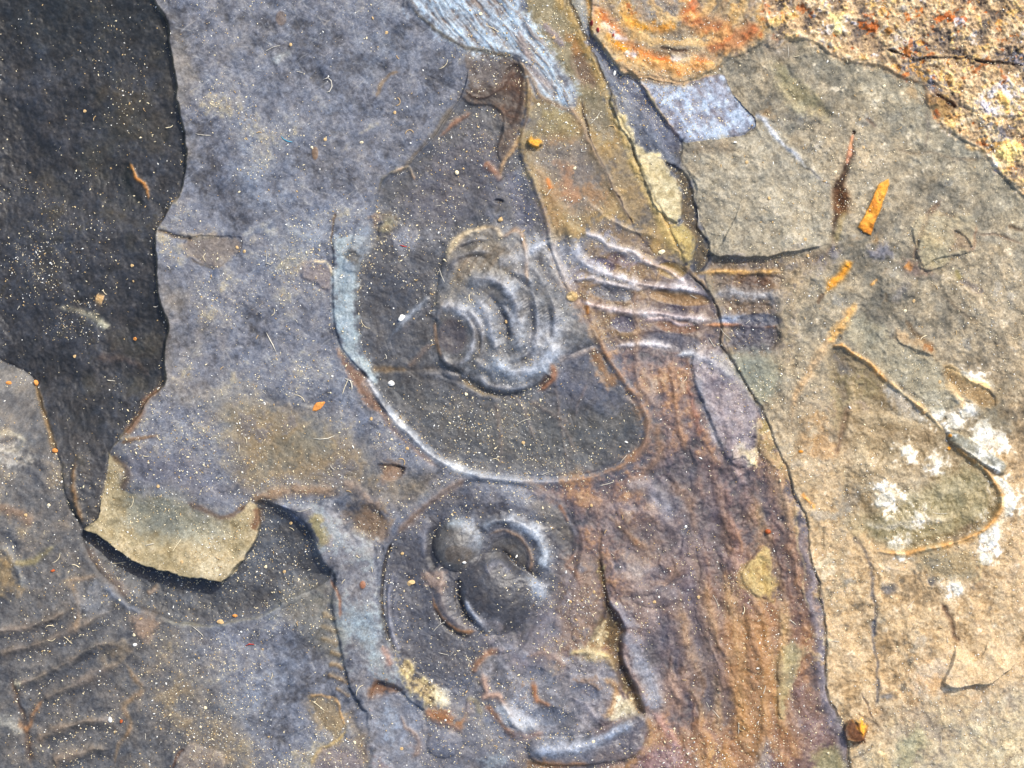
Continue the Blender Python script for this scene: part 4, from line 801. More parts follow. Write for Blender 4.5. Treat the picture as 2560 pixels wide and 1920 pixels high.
# ring
line([(1196,1340),(1215,1318),(1245,1304),(1275,1302),(1316,1320),(1348,1352),(1360,1395),(1348,1425),(1335,1440)], 15, 1.5, [(124,132,142),(152,160,170)], .85, (.1,.15), False, N3, ro=.3, gr=.4, idn=13)
line([(1225,1340),(1260,1328),(1300,1345),(1328,1385),(1330,1415),(1318,1440)], 6, .2, [(132,104,80)], .7, rough=False)
dome(1270,1395,52,58,-.45,30,.8,[(74,70,66),(58,57,60)],.85,n=N3)
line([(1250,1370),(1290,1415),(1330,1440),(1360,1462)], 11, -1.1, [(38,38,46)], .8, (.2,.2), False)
line([(1290,1430),(1310,1445),(1335,1465),(1352,1480),(1345,1510)], 16, .7, [(138,146,158)], .8, (.3,.2), False, ro=.32)  # pale tint paints the highlight along the right spur
# ball and crescents
dome(1236,1486,98,102,1.6,0,.95,[(52,52,58),(64,64,70)],.95,.36,.4,N3,13)
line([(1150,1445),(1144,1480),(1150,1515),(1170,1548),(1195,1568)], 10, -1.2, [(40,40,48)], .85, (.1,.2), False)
line([(1162,1495),(1170,1520),(1188,1545),(1212,1566)], 7, .6, [(150,156,170)], .85, (.2,.2), False, ro=.32)
line([(1110,1440),(1098,1470),(1106,1510),(1125,1545),(1155,1572),(1190,1572)], 14, .9, [(92,86,90),(84,76,76)], .7, (.15,.1), False, ro=.4)
line([(1080,1480),(1092,1520),(1115,1555),(1150,1580),(1190,1578)], 5, .25, [(140,98,62)], .75, (.2,.1), False)
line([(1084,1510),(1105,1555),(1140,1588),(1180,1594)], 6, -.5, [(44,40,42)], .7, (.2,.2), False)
area([(1060,1430),(1085,1420),(1110,1430),(1115,1460),(1085,1470)], [(140,114,96)], .1, 9, .7)
line([(1210,1430),(1250,1410),(1280,1430)], 12, .2, [(90,90,104)], .6, rough=False)
line([(1195,1572),(1230,1560),(1260,1575)], 12, .4, [(118,112,116)], .6)
area([(1200,1590),(1290,1600),(1310,1560),(1350,1520),(1390,1520),(1400,1600),(1380,1660),(1300,1690),(1240,1640)], [(94,90,98),(106,98,104),(96,84,80)], .12, 30, .8, N3)

# ---- mottled fossil debris between the round fossil and the pit
area([(1400,1400),(1440,1390),(1490,1400),(1510,1440),(1515,1540),(1490,1600),(1430,1640),(1390,1600),(1400,1500)], [(96,84,82),(112,92,80),(84,80,88)], .1, 18, .8, N6)
line([(1440,1390),(1415,1420),(1440,1440),(1450,1470)], 7, .35, [(140,104,82)], .7)
line([(1380,1500),(1370,1540),(1400,1560),(1380,1600)], 12, .25, [(110,108,118)], .5)
area([(1190,1660),(1230,1640),(1300,1700),(1380,1700),(1420,1640),(1480,1640),(1530,1650),(1550,1700),(1520,1760),(1530,1800),(1480,1830),(1400,1840),(1330,1830),(1260,1810),(1215,1760),(1195,1710)], [(74,74,82),(98,96,102),(124,124,132),(118,98,86)], .15, 18, .85, N6, idn=35)
for q, w_, h_, c_ in ((cr(620,1220,(1310,1100),(1360,1020),(1450,960),(1530,950)), 9, .5, (140,100,74)), (cr(620,1220,(1370,1070),(1390,1200),(1380,1240),(1460,1240),(1530,1330),(1600,1430),(1659,1480)), 9, .8, (166,132,112)),
                      (cr(620,1220,(1380,1290),(1470,1370),(1540,1440),(1600,1480)), 8, .3, (136,84,48)), (cr(1240,1220,(0,1270),(80,1380),(160,1420),(240,1390)), 22, .9, (160,168,178)),  # the wide pale stroke paints a highlight on the curved ridge
                      (cr(1240,1220,(40,1420),(140,1480),(240,1460),(290,1450)), 9, .4, (136,98,78)), (cr(1240,1220,(440,1230),(520,1280),(570,1350),(610,1400)), 10, .5, (140,134,140)),
                      (cr(1240,1220,(220,1130),(240,1250),(330,1280)), 7, .3, (146,92,54)), (cr(1240,1220,(180,1000),(280,980),(360,1010),(420,1080)), 9, .35, (128,108,100)),
                      (cr(1240,1220,(520,1010),(620,1000),(680,1030),(700,1100)), 11, .5, (160,136,96)), (cr(1240,1220,(440,990),(540,970),(620,990),(690,1010)), 6, .3, (206,186,130)),
                      (cr(1240,1220,(-20,960),(100,950),(200,1000)), 14, .3, (120,120,130)), (cr(1240,1220,(620,1130),(700,1180),(680,1300),(640,1370)), 8, .3, (150,112,70))):
    line(q, w_, h_, [c_], .75, (.12,.12), True, N3)
dome(1370,1790,50,26,-.3,0,.7,[(66,76,100)],.7); dome(1460,1730,40,24,-.25,20,.7,[(78,82,100)],.6); dome(1330,1690,44,24,-.2,0,.7,[(84,86,98)],.5)
# pit
pit = [(1500,1405),(1508,1430),(1516,1480),(1524,1515),(1544,1541),(1560,1579),(1552,1608),(1556,1663),(1582,1714),(1607,1769),(1611,1787),(1590,1783),(1569,1745),(1544,1697),(1532,1650),(1515,1620),(1476,1617),(1485,1595),(1500,1560),(1512,1524),(1508,1480)]
area(pit, [(70,56,34),(96,76,48),(60,48,32)], -.8, 14, .95, N4, False, .9, 1.6)
area(pit, [(190,170,110)], .1, 6, .6, N4, thresh=(N5+N4*.4, .7, 1.4))
area([(1476,1617),(1500,1575),(1512,1560),(1505,1600),(1500,1640),(1440,1635)], [(150,132,100),(190,174,140)], .15, 10, .85, N4)
area([(1535,1760),(1560,1740),(1590,1770),(1610,1788),(1580,1796),(1545,1800),(1520,1810)], [(186,174,144),(216,206,180)], .1, 9, .95, N4)
line([(1518,1478),(1534,1510),(1556,1545),(1572,1580),(1560,1605),(1566,1660),(1594,1712),(1618,1765),(1625,1800)], 9, .8, [(140,116,106),(150,138,140)], .85, (.1,.1), False)
area([(1565,1580),(1600,1620),(1640,1700),(1660,1770),(1640,1780),(1610,1740),(1575,1660)], [(112,114,126),(124,126,138)], .15, 12, .8, N3)
area([(1530,1500),(1560,1510),(1580,1550),(1575,1575),(1555,1560)], [(116,118,132)], .1, 8, .7)
line([(1500,1330),(1500,1370),(1506,1410)], 5, -.4, [(96,72,56)], .6)
# glossy ridge at the bottom
area([(1330,1850),(1450,1845),(1530,1815),(1600,1780),(1625,1800),(1615,1850),(1590,1890),(1500,1910),(1400,1915),(1330,1900)], [(84,84,96),(96,90,92)], .3, 16, .9, N3, False, .34, .4, 28, bulge=.5)
line([(1310,1885),(1350,1876),(1400,1872),(1451,1866),(1500,1848),(1545,1826),(1590,1802)], 15, 1.0, [(120,132,154),(146,160,184)], .8, (.15,.1), False, ro=.28, idn=28)
line([(1612,1790),(1628,1820),(1622,1860),(1600,1890),(1560,1925)], 9, .6, [(150,112,70)], .8, (.1,.1), False)
line([(1300,1900),(1340,1908),(1400,1915),(1480,1912)], 7, .2, [(140,96,60)], .7)
area([(1600,1890),(1680,1870),(1720,1900),(1740,2100),(1580,2100)], [(128,92,90),(130,110,120)], 0, 16, .7, N3)
area([(1290,1905),(1340,1900),(1400,1930),(1360,2100),(1280,2100)], [(170,120,60),(120,84,56)], 0, 12, .7, N4)

# ---- pale ridge running to the bottom left of the round fossil
ridge = [(690,1262),(740,1268),(785,1262),(823,1254),(848,1283),(873,1325),(932,1355),(945,1431),(949,1515),(958,1583),(985,1638),(1020,1697),(1070,1755),(1062,1773),(1025,1752),(991,1714),(945,1705),(930,1735),(918,1777),(892,1752),(869,1705),(848,1600),(830,1507),(839,1439),(806,1406),(785,1359),(768,1320),(735,1290)]
area(ridge, [(94,93,100),(114,114,120),(130,135,138),(122,118,122)], .3, 12, .95, N3+N2*.5+N6*.3, False, .5, .8, 14+0, bulge=.45, reach=40)
S_, sd = sdf(ridge, 20, False); ID[S_] = np.where(sd > 0, 30, ID[S_])
area([(850,1500),(930,1520),(950,1580),(940,1640),(900,1620),(860,1560)], [(126,144,152),(142,160,168)], 0, 30, .65, N3)
area([(775,1300),(800,1295),(810,1330),(800,1360),(785,1345)], [(140,128,86),(120,108,76)], .1, 6, .85)
line([(828,1440),(842,1465),(852,1500),(850,1540)], 5, -.2, [(134,84,60)], .8)
line([(955,1610),(970,1640),(978,1665)], 9, .1, [(150,110,92)], .7)
dome(908,1460,9,11,.2,0,.5,[(150,98,70)],.9)
line([(700,1262),(730,1290),(765,1320)], 7, .2, [(110,124,160)], .7, rough=False)
for k in range(7):
    y_ = 1540+k*32; x_ = 838+ k*5
    line([(x_-30-8*(k%3), y_-14),(x_-12, y_-4),(x_+4, y_+6)], 6, .3, [(140,112,76)], .7)
area([(700,1500),(830,1450),(840,1560),(850,1640),(800,1620),(740,1560)], [(104,98,78),(112,104,86)], 0, 30, .6, N3)
area([(935,1700),(990,1715),(1005,1722),(960,1735),(925,1745)], [(112,72,44),(130,86,50)], -.2, 7, .85)
cont = [(920,1780),(930,1740),(960,1730),(1000,1730),(1050,1775),(1060,1830),(1050,1900),(1060,2900),(900,2900),(930,1960),(918,1880)]
area(cont, [(104,104,112),(120,122,132),(112,98,98)], .2, 10, .9, N3+N2*.4, True, .5, .8, 30)
area([(955,1755),(990,1760),(1000,1800),(985,1860),(960,1830)], [(124,136,154)], .05, 16, .6)
line([(1000,1780),(1015,1820),(1040,1840),(1050,1870),(1030,1900)], 7, .3, [(136,110,92)], .6)
line([(860,1760),(900,1850),(915,1920)], 12, -.3, [(100,84,64)], .6)
# brown step left of it
area([(766,1738),(800,1740),(832,1740),(850,1780),(862,1815),(850,1850),(800,1870),(830,1840),(800,1810)], [(100,86,62),(128,104,66)], -.2, 12, .8)
line([(766,1736),(832,1742),(846,1770),(860,1812)], 4, .3, [(190,150,100)], .85, brk=.9)
line([(862,1815),(850,1840),(800,1870),(780,1920)], 5, .2, [(180,150,90)], .7, brk=.9)
area([(800,1880),(850,1860),(900,1900),(910,2000),(790,2000)], [(90,82,92),(104,94,98)], -.1, 10, .7)
# dusty black spots and orange corner
area([(991,1640),(1020,1650),(1040,1680),(1090,1720),(1110,1745),(1085,1765),(1050,1755),(1010,1700)], [(60,48,32),(150,128,84),(190,170,110)], .1, 8, .85, N5*.9+N4*.4, gr=2)
area([(1085,1730),(1105,1720),(1115,1745),(1105,1775),(1088,1770)], [(206,196,168)], .15, 8, .9)
area([(1065,1775),(1100,1770),(1150,1790),(1165,1740),(1175,1760),(1150,1830),(1130,1815),(1080,1805)], [(150,92,44),(128,84,60)], .1, 8, .8, N4)
area([(1100,1700),(1180,1720),(1200,1800),(1300,1850),(1330,1920),(1330,2900),(1060,2900),(1060,1900),(1060,1810),(1130,1830),(1160,1800)], [(78,78,86),(92,92,102),(104,102,108)], -.1, 22, .8, N3, ro=.5)
dome(1110,1860,44,36,.5,0,.6,[(98,100,114)],.7)
line([(1160,1740),(1190,1760),(1200,1790)], 7, .2, [(120,110,80)], .6)
area([(1200,1900),(1240,1880),(1260,1890),(1230,1930)], [(120,136,150)], .05, 10, .6)

# painted highlights: pale sheen put into the colour of the fold crests
SHEEN = [(138,140,150),(160,164,174)]
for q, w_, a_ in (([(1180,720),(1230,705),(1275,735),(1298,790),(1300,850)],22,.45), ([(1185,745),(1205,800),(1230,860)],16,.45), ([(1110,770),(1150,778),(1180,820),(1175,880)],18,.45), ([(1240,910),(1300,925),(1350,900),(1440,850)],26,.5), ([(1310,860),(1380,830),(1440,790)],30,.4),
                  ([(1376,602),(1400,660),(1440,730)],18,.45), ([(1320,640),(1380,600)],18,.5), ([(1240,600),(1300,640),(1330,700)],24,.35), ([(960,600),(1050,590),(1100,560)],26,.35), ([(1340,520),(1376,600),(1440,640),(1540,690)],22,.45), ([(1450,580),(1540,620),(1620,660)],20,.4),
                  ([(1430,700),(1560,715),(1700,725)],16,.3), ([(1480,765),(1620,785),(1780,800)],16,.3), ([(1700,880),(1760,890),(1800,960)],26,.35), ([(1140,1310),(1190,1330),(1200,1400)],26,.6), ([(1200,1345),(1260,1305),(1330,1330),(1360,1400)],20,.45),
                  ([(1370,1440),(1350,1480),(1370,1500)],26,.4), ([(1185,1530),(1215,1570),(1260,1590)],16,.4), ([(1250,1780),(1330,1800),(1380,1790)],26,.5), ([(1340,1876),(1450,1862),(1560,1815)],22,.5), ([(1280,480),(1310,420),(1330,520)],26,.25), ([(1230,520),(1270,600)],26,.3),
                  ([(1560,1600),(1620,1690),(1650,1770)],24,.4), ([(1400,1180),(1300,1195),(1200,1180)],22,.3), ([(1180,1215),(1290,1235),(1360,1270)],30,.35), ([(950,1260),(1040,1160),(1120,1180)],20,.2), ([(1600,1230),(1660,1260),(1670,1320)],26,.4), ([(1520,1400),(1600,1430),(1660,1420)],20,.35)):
    line(q, w_, 0, SHEEN, a_, (.3,.3), True, N3, sharp=1.5)
# long flowing ridges running beside the seam
sp_ = spline([(1767,734),(1801,869),(1873,966),(1940,1097),(1991,1253),(2024,1401),(2050,1541),(2058,1700),(2100,1832),(2119,1930)])
for k, (of, t0, t1, w_, h_, c_) in enumerate(((-38,.25,.8,9,.35,(150,118,96)), (-70,.3,1,12,.4,(112,84,80)), (-100,.42,1,11,.5,(176,140,92)), (-135,.2,.75,12,.35,(124,94,86)), (-150,.5,1,12,.5,(160,118,72)), (-190,.35,1,16,.5,(100,78,84)),
                                              (-215,.3,.7,11,.35,(142,108,84)), (-240,.55,1,14,.5,(170,126,76)), (-280,.4,1,15,.4,(118,92,86)), (-320,.5,.95,13,.4,(146,112,80)), (-360,.45,1,16,.4,(104,84,88)), (-400,.62,1,13,.4,(140,106,86)))):
    n_ = len(sp_); q = [(x+of*(.75+.25*i/n_)+7*math.sin(i*.16+k*1.7), y) for i, (x, y) in enumerate(sp_)][int(t0*n_):int(t1*n_):5]
    if len(q) > 3: line(q, w_, h_*.6, [tuple(v-12 for v in c_), tuple(v+14 for v in c_)], .42, (.3,.25), True, N3, sharp=1.6, brk=.75)
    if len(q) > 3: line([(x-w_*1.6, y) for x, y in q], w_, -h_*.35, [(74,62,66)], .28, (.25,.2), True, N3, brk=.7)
area(cr(1860,1220,(20,460),(100,350),(150,340),(165,450),(190,620),(170,660),(60,620),(0,540)), [(170,144,84),(184,162,106),(146,122,72)], .1, 8, .75, N4, ro=.8)
area(cr(1860,1220,(220,960),(300,900),(340,940),(330,1050),(280,1200),(240,1380),(200,1330),(200,1150)), [(146,134,96),(164,150,112),(120,110,82)], .08, 8, .75, N4, ro=.8)
area([(1740,880),(1800,880),(1850,940),(1890,1010),(1890,1080),(1870,1140),(1840,1160),(1800,1100),(1760,1000)], [(110,100,108),(140,130,134),(160,154,158)], .1, 14, .55, N6)
area([(1560,1500),(1640,1450),(1760,1480),(1800,1600),(1760,1760),(1700,1700),(1640,1640),(1590,1600)], [(72,70,82),(96,86,92)], -.1, 50, .6, N6)
area([(1620,1180),(1720,1160),(1790,1230),(1770,1380),(1690,1420),(1650,1300)], [(84,80,90),(110,100,104)], -.1, 44, .5, N6)
area([(1850,1560),(1920,1540),(1940,1700),(1900,1900),(1830,1900),(1830,1700)], [(166,122,68),(146,104,62)], .05, 30, .6, N6)
# soft extra folds in the brown field
for q, w_, h_, c_ in (([(1600,880),(1630,960),(1650,1050)],14,.25,(120,110,108)), ([(1660,1180),(1720,1260),(1740,1350)],16,.3,(140,104,76)), ([(1570,1420),(1620,1520),(1650,1620)],20,.3,(128,110,104)), ([(1700,1480),(1720,1600),(1760,1720)],14,.35,(150,112,70)),
                      ([(1760,1440),(1790,1560),(1800,1650)],12,.3,(152,116,74)), ([(1650,1640),(1690,1740),(1700,1860)],14,.3,(140,110,90)), ([(1810,1420),(1840,1560),(1850,1700)],12,.3,(160,124,76)), ([(1740,1180),(1760,1260)],12,.2,(128,98,84)), ([(1470,1250),(1520,1300),(1500,1360)],18,.25,(112,96,92)), ([(1420,1420),(1440,1500),(1430,1580)],22,.25,(104,88,84))):
    line(q, w_, h_, [c_, tuple(v+16 for v in c_)], .55, (.25,.25), True, N3, sharp=1.5)
# nuggets (raised mineral bodies)
area([(1322,350),(1332,346),(1345,345),(1360,356),(1360,366),(1350,372),(1338,368),(1326,362)], [(226,150,30),(240,170,50),(200,120,20)], .9, 5, 1, N4, True, .8, 1.4, 31)
area([(2104,1822),(2112,1805),(2130,1800),(2152,1805),(2160,1830),(2152,1852),(2130,1858),(2112,1850)], [(84,48,22),(104,62,28),(70,40,20)], 1.3, 4, 1, N4, True, .8, 1.4, 32)
area([(2130,1800),(2150,1797),(2158,1815),(2150,1836),(2140,1825),(2134,1812)], [(236,170,50),(226,150,30)], .25, 3, 1, N4, idn=32)
dome(1921,1329,8,7,.35,0,.5,[(170,76,20)],1,idn=36); dome(2003,1128,7,4,.2,0,.5,[(200,130,30)],1)
line(cr(1860,620,(345,1440),(375,1490),(430,1545)), 3.5, .2, [(226,160,80)], .9)

# ---- fine relief and fine mineral mottling everywhere
smooth = np.clip(GR, .35, 2)
H += smooth*(.012*N4 + .009*N5 + .010*grain*.35)
det = (N4*.35 + N5*.55 + grain*.55)
C += (det*10.5*(.35+C.mean(2)/130.))[..., None]
lum = C.mean(2, keepdims=True); blueish = (np.clip((C[..., 2]-C[..., 0])/30., 0, 1)[..., None]*.35*(1-sm(lum, 120, 150)))
C = C*(1-blueish)+(lum*np.array((1.0,1.0,1.0), np.float32))*blueish
chro = fbm(18, 3, 60, .8)
C[..., 0] += chro*2.4; C[..., 2] -= chro*3.0
# pale lime dust film: small freckles
spk = fbm(7, 2, 61, .9)
m_ = sm(spk + N2*.25, 1.5, 2.2)*.35
C[:] = C*(1-m_[..., None]) + np.array((196,184,156), np.float32)*m_[..., None]
spk = fbm(8, 2, 62, .9); m_ = sm(spk, 1.5, 2.1)*.35
C[:] = C*(1-m_[..., None]) + (C*.55)*m_[..., None]
tanm = np.isin(ID, (18, 19, 20, 21, 22))[..., None]
lum = C.mean(2, keepdims=True); C = np.where(tanm, C*np.array((.985, .98, .975), np.float32), C*np.array((.99, 1.0, 1.0), np.float32)*.99)
fl = fbm(5, 2, 63, .9); m_ = (sm(fl, 1.35, 2.0)*.5)[..., None]; C = C*(1-m_)+np.array((170,160,140), np.float32)*m_
RO[:] = RO*.75+.2
C = np.clip(C, 14, 246)/255.0
LIN = np.where(C <= .04045, C/12.92, ((C+.055)/1.055)**2.4).astype(np.float32)
GAIN = 0.85
# ------------------------------------------------------------------ meshes
def rock_material(name):
    m = bpy.data.materials.new(name); m.use_nodes = True
    t = m.node_tree; b = t.nodes["Principled BSDF"]; L = t.links
    at = t.nodes.new("ShaderNodeAttribute"); at.attribute_name = "mineral"
    ar = t.nodes.new("ShaderNodeAttribute"); ar.attribute_name = "polish"
    tc = t.nodes.new("ShaderNodeTexCoord")
    n1 = t.nodes.new("ShaderNodeTexNoise"); n1.inputs["Scale"].default_value = 5200; n1.inputs["Detail"].default_value = 3; n1.inputs["Roughness"].default_value = .65
    L.new(tc.outputs["Object"], n1.inputs["Vector"])
    mr = t.nodes.new("ShaderNodeMapRange"); mr.inputs[1].default_value = .3; mr.inputs[2].default_value = .7; mr.inputs[3].default_value = .72; mr.inputs[4].default_value = 1.28
    L.new(n1.outputs[0], mr.inputs[0])
    mx = t.nodes.new("ShaderNodeVectorMath"); mx.operation = 'SCALE'
    L.new(at.outputs["Color"], mx.inputs[0]); L.new(mr.outputs[0], mx.inputs["Scale"])
    L.new(mx.outputs[0], b.inputs["Base Color"])
    L.new(ar.outputs["Fac"], b.inputs["Roughness"])
    b.inputs["Specular IOR Level"].default_value = .5
    bp = t.nodes.new("ShaderNodeBump"); bp.inputs["Strength"].default_value = .35; bp.inputs["Distance"].default_value = .00006
    n2 = t.nodes.new("ShaderNodeTexNoise"); n2.inputs["Scale"].default_value = 3600; n2.inputs["Detail"].default_value = 4; n2.inputs["Roughness"].default_value = .7
    L.new(tc.outputs["Object"], n2.inputs["Vector"]); L.new(n2.outputs[0], bp.inputs["Height"]); L.new(bp.outputs[0], b.inputs["Normal"])
    return m
ROCK = rock_material("layered_slate")
def plain(name, col, rough=.8):
    m = bpy.data.materials.new(name); m.use_nodes = True; t = m.node_tree; b = t.nodes["Principled BSDF"]
    c = [((v/255+.055)/1.055)**2.4 for v in col]
    n = t.nodes.new("ShaderNodeTexNoise"); n.inputs["Scale"].default_value = 4000
    tc = t.nodes.new("ShaderNodeTexCoord"); t.links.new(tc.outputs["Object"], n.inputs["Vector"])
    r = t.nodes.new("ShaderNodeValToRGB"); r.color_ramp.elements[0].position = .3; r.color_ramp.elements[1].position = .7
    r.color_ramp.elements[0].color = [v*.65 for v in c]+[1]; r.color_ramp.elements[1].color = [min(1, v*1.2) for v in c]+[1]
    t.links.new(n.outputs[0], r.inputs[0]); t.links.new(r.outputs[0], b.inputs["Base Color"]); b.inputs["Roughness"].default_value = rough
    return m

VX = wx(XX); VY = wy(YY); VZ = H*MM
BASEZ = -14*MM
COL = np.concatenate([LIN*GAIN, np.ones((NY, NX, 1), np.float32)], 2)
vi = np.arange(NX*NY, dtype=np.int32).reshape(NY, NX)
quads = np.stack([vi[1:, :-1], vi[1:, 1:], vi[:-1, 1:], vi[:-1, :-1]], -1).reshape(-1, 4)
pos = np.stack([VX, VY, VZ], -1).reshape(-1, 3).astype(np.float32)
colf = COL.reshape(-1, 4).astype(np.float32); rof = RO.reshape(-1).astype(np.float32)
WORLD = {}
def build(name, faces, parent, extra=None):
    used, inv = np.unique(faces, return_inverse=True)
    f = inv.reshape(-1, 4).astype(np.int32); p = pos[used]; c = colf[used]; r = rof[used]
    org = np.array([p[:, 0].mean(), p[:, 1].mean(), p[:, 2].min()])
    if extra is not None:
        ep, ef = extra(used); f = np.vstack([f, ef]); n = len(ep); org = np.array([0, 0, BASEZ])
        p = np.vstack([p, ep]); c = np.vstack([c, np.tile(np.array([[.12,.12,.13,1]], np.float32), (n,1))]); r = np.concatenate([r, np.full(n, .8, np.float32)])
    p = p-org
    me = bpy.data.meshes.new(name)
    me.vertices.add(len(p)); me.vertices.foreach_set("co", p.astype(np.float32).ravel())
    me.loops.add(f.size); me.loops.foreach_set("vertex_index", f.ravel())
    me.polygons.add(len(f)); me.polygons.foreach_set("loop_start", np.arange(0, f.size, 4, dtype=np.int32))
    me.update(calc_edges=True)
    me.polygons.foreach_set("use_smooth", np.ones(len(f), bool))
    a = me.attributes.new("mineral", 'FLOAT_COLOR', 'POINT'); a.data.foreach_set("color", c.astype(np.float32).ravel())
    a = me.attributes.new("polish", 'FLOAT', 'POINT'); a.data.foreach_set("value", r.astype(np.float32))
    me.materials.append(ROCK)
    o = bpy.data.objects.new(name, me); S.collection.objects.link(o)
    po = WORLD[parent.name] if parent else np.zeros(3)
    o.parent = parent; o.location = tuple(org-po); WORLD[o.name] = org
    return o
def skirt(used):
    """sides and underside of the slab"""
    ring = np.concatenate([vi[0, :], vi[1:, -1], vi[-1, -2::-1], vi[-2:0:-1, 0]])
    loc = np.searchsorted(used, ring); n = len(ring); b0 = len(used)
    p = pos[ring].copy(); p[:, 2] = BASEZ
    nxt = (np.arange(n)+1) % n
    f = np.stack([loc, loc[nxt], b0+nxt, b0+np.arange(n)], 1)
    a, b, c, d = 0, NX-1, NX-1+NY-1, 2*(NX-1)+NY-1
    f = np.vstack([f, [[b0+a, b0+b, b0+c, b0+d]]])
    return p, f.astype(np.int32)
# the bedrock layers of the slab are the setting; index: (name)
LAYERS = {0: "slate_layer", 1: "dark_layer", 9: "olive_layer", 10: "blue_wedge", 14: "blue_layer", 17: "blue_patch", 21: "tan_layer", 27: "streaked_layer", 4: "hollow"}
# things fixed in it: index: (name, label, category, group)
THINGS = {2: ("ribbed_fossil", "grey fossil with faint slanting ribs filling the bottom left corner", "fossil"),
    3: ("rock_flake", "thick tan broken flake overhanging the dark hollow at the lower left", "rock flake"),
    5: ("oval_fossil", "large dark oval fossil with pale rim and folded swirl in the middle of the slab", "fossil"),
    11: ("round_fossil", "round dark fossil with a knob and silvery crescents, just below the large oval", "fossil"),
    8: ("banded_fossil", "thin pale raised bands running right from the oval fossil to the long seam", "fossil"),
    16: ("mineral_sliver", "rough cream sliver wedged along the upper long seam beside the pale green plate", "mineral"),
    34: ("mineral_sliver", "smaller yellow sliver on the seam just below the rough cream one", "mineral"),
    18: ("rusty_nodule", "tan rounded nodule with rust-orange rings cut by the top edge", "nodule"),
    19: ("rock_plate", "pale green-grey rock plate with an undercut, shadowed lower edge right of the seam", "rock plate"),
    20: ("mineral_crust", "rough crust of yellow, orange and white minerals in the top right corner", "mineral crust"),
    22: ("shell_fossil", "olive shell-shaped fossil with a thin orange rim on the tan rock at right", "fossil"),
    24: ("iron_streak", "bright orange straight rod-shaped streak on the tan rock beside the dark splinter", "mineral streak"),
    33: ("iron_streak", "ragged orange streak below the bright rod, next to the dark banded strip", "mineral streak"),
    25: ("dark_splinter", "dark brown upright splinter-shaped groove with an orange tip", "splinter"),
    26: ("rock_flake", "thin pinkish tan flake lifting at the lower right", "rock flake"),
    28: ("fossil_fragment", "glossy blue-grey curved fold at the bottom edge under the dark pit", "fossil"),
    35: ("fossil_fragment", "mottled grey-brown lumpy fossil piece between the round fossil and the dark pit", "fossil"),
    30: ("pale_ridge", "smooth pale blue-grey ridge between the dark hollow and the round fossil", "ridge"),
    31: ("iron_nugget", "small bright orange nugget right of the oval fossil's pointed top", "nugget"),
    32: ("iron_nugget", "dark brown cube-like nugget with a yellow side near the bottom right", "nugget"),
    36: ("iron_nugget", "tiny rust-orange nugget on the long seam, level with the round fossil", "nugget")}
SUB = {6: ("raised_centre", 5), 7: ("rim", 5), 15: ("apex_plate", 5), 12: ("knob", 11), 13: ("crescent", 11), 23: ("rim", 22)}
WL = ["left one of the pair above the blade", "second patch from the left above the blade", "broad patch at the blade's upper end", "narrow upright patch above the blade", "small patch right of the blade's upper end",
      "tall patch outside the shell's right rim", "patch inside the shell, lower left", "patch in the middle of the shell", "small patch low inside the shell", "patch below the shell's lower right rim", "patch at the bottom of the shell by its rim",
      "patch below and right of the shell rim", "small pointed patch under the shell", "streak above the shell at far right", "faint patch inside the shell's right half"]
for k, t_ in enumerate(WL): THINGS[40+k] = ("white_crystals", "chalk-white mineral, "+t_, "mineral", "chalk-white mineral patches")
fid = ID[:-1, :-1].reshape(-1).copy()
bd = np.zeros((NY-1, NX-1), bool); bd[0, :] = bd[-1, :] = True; bd[:, 0] = bd[:, -1] = True
fid = np.where(bd.reshape(-1), 0, fid)
slab = bpy.data.objects.new("rock_slab", None); S.collection.objects.link(slab)
slab.location = (0, 0, BASEZ); slab.empty_display_size = .01; slab["kind"] = "structure"; WORLD[slab.name] = np.array([0, 0, BASEZ])
for k, nm in LAYERS.items():
    f = quads[fid == k]
    if len(f): build(nm, f, slab, skirt if k == 0 else None)
made = {}
for k, t_ in THINGS.items():
    f = quads[fid == k]
    if not len(f): print("empty region", k); continue
    o = build(t_[0], f, None); o["label"] = t_[1]; o["category"] = t_[2]; made[k] = o
    if len(t_) > 3: o["group"] = t_[3]
for k, (nm, par) in SUB.items():
    f = quads[fid == k]
    if len(f): build(nm, f, made[par])

# ------------------------------------------------------------------ loose dust, grains and fibres lying on the slab
R = random.Random(4)
def zat(u, v):
    i = min(max(int(np.searchsorted(X, u)), 1), NX-2); j = min(max(int(np.searchsorted(Y, v)), 1), NY-2)
    return float(H[j, i])*MM
def zone_of(u, v):
    i = min(max(int(np.searchsorted(X, u)), 1), NX-2); j = min(max(int(np.searchsorted(Y, v)), 1), NY-2)
    return int(ID[j, i])
PX_ = K
def mesh_from(name, vs, fs, mat, smooth=False):
    me = bpy.data.meshes.new(name); me.from_pydata(vs, [], fs); me.update()
    if smooth: me.polygons.foreach_set("use_smooth", [True]*len(me.polygons))
    me.materials.append(mat); return me
import bmesh
def chip(name, rx, ry, rz, mat, seed):
    r = random.Random(seed); bm = bmesh.new(); bmesh.ops.create_icosphere(bm, subdivisions=2, radius=1)
    d = [Vector((r.uniform(-1,1), r.uniform(-1,1), r.uniform(-1,1))).normalized() for _ in range(7)]; c = [r.uniform(.45,.85) for _ in d]
    for v in bm.verts:
        for a, b in zip(d, c):
            k = v.co.dot(a)
            if k > b: v.co -= a*(k-b)
        v.co *= r.uniform(.93, 1.05)
        v.co = Vector((v.co.x*rx, v.co.y*ry, max(v.co.z, -.5)*rz))*PX_
    me = bpy.data.meshes.new(name); bm.to_mesh(me); bm.free(); me.materials.append(mat); return me
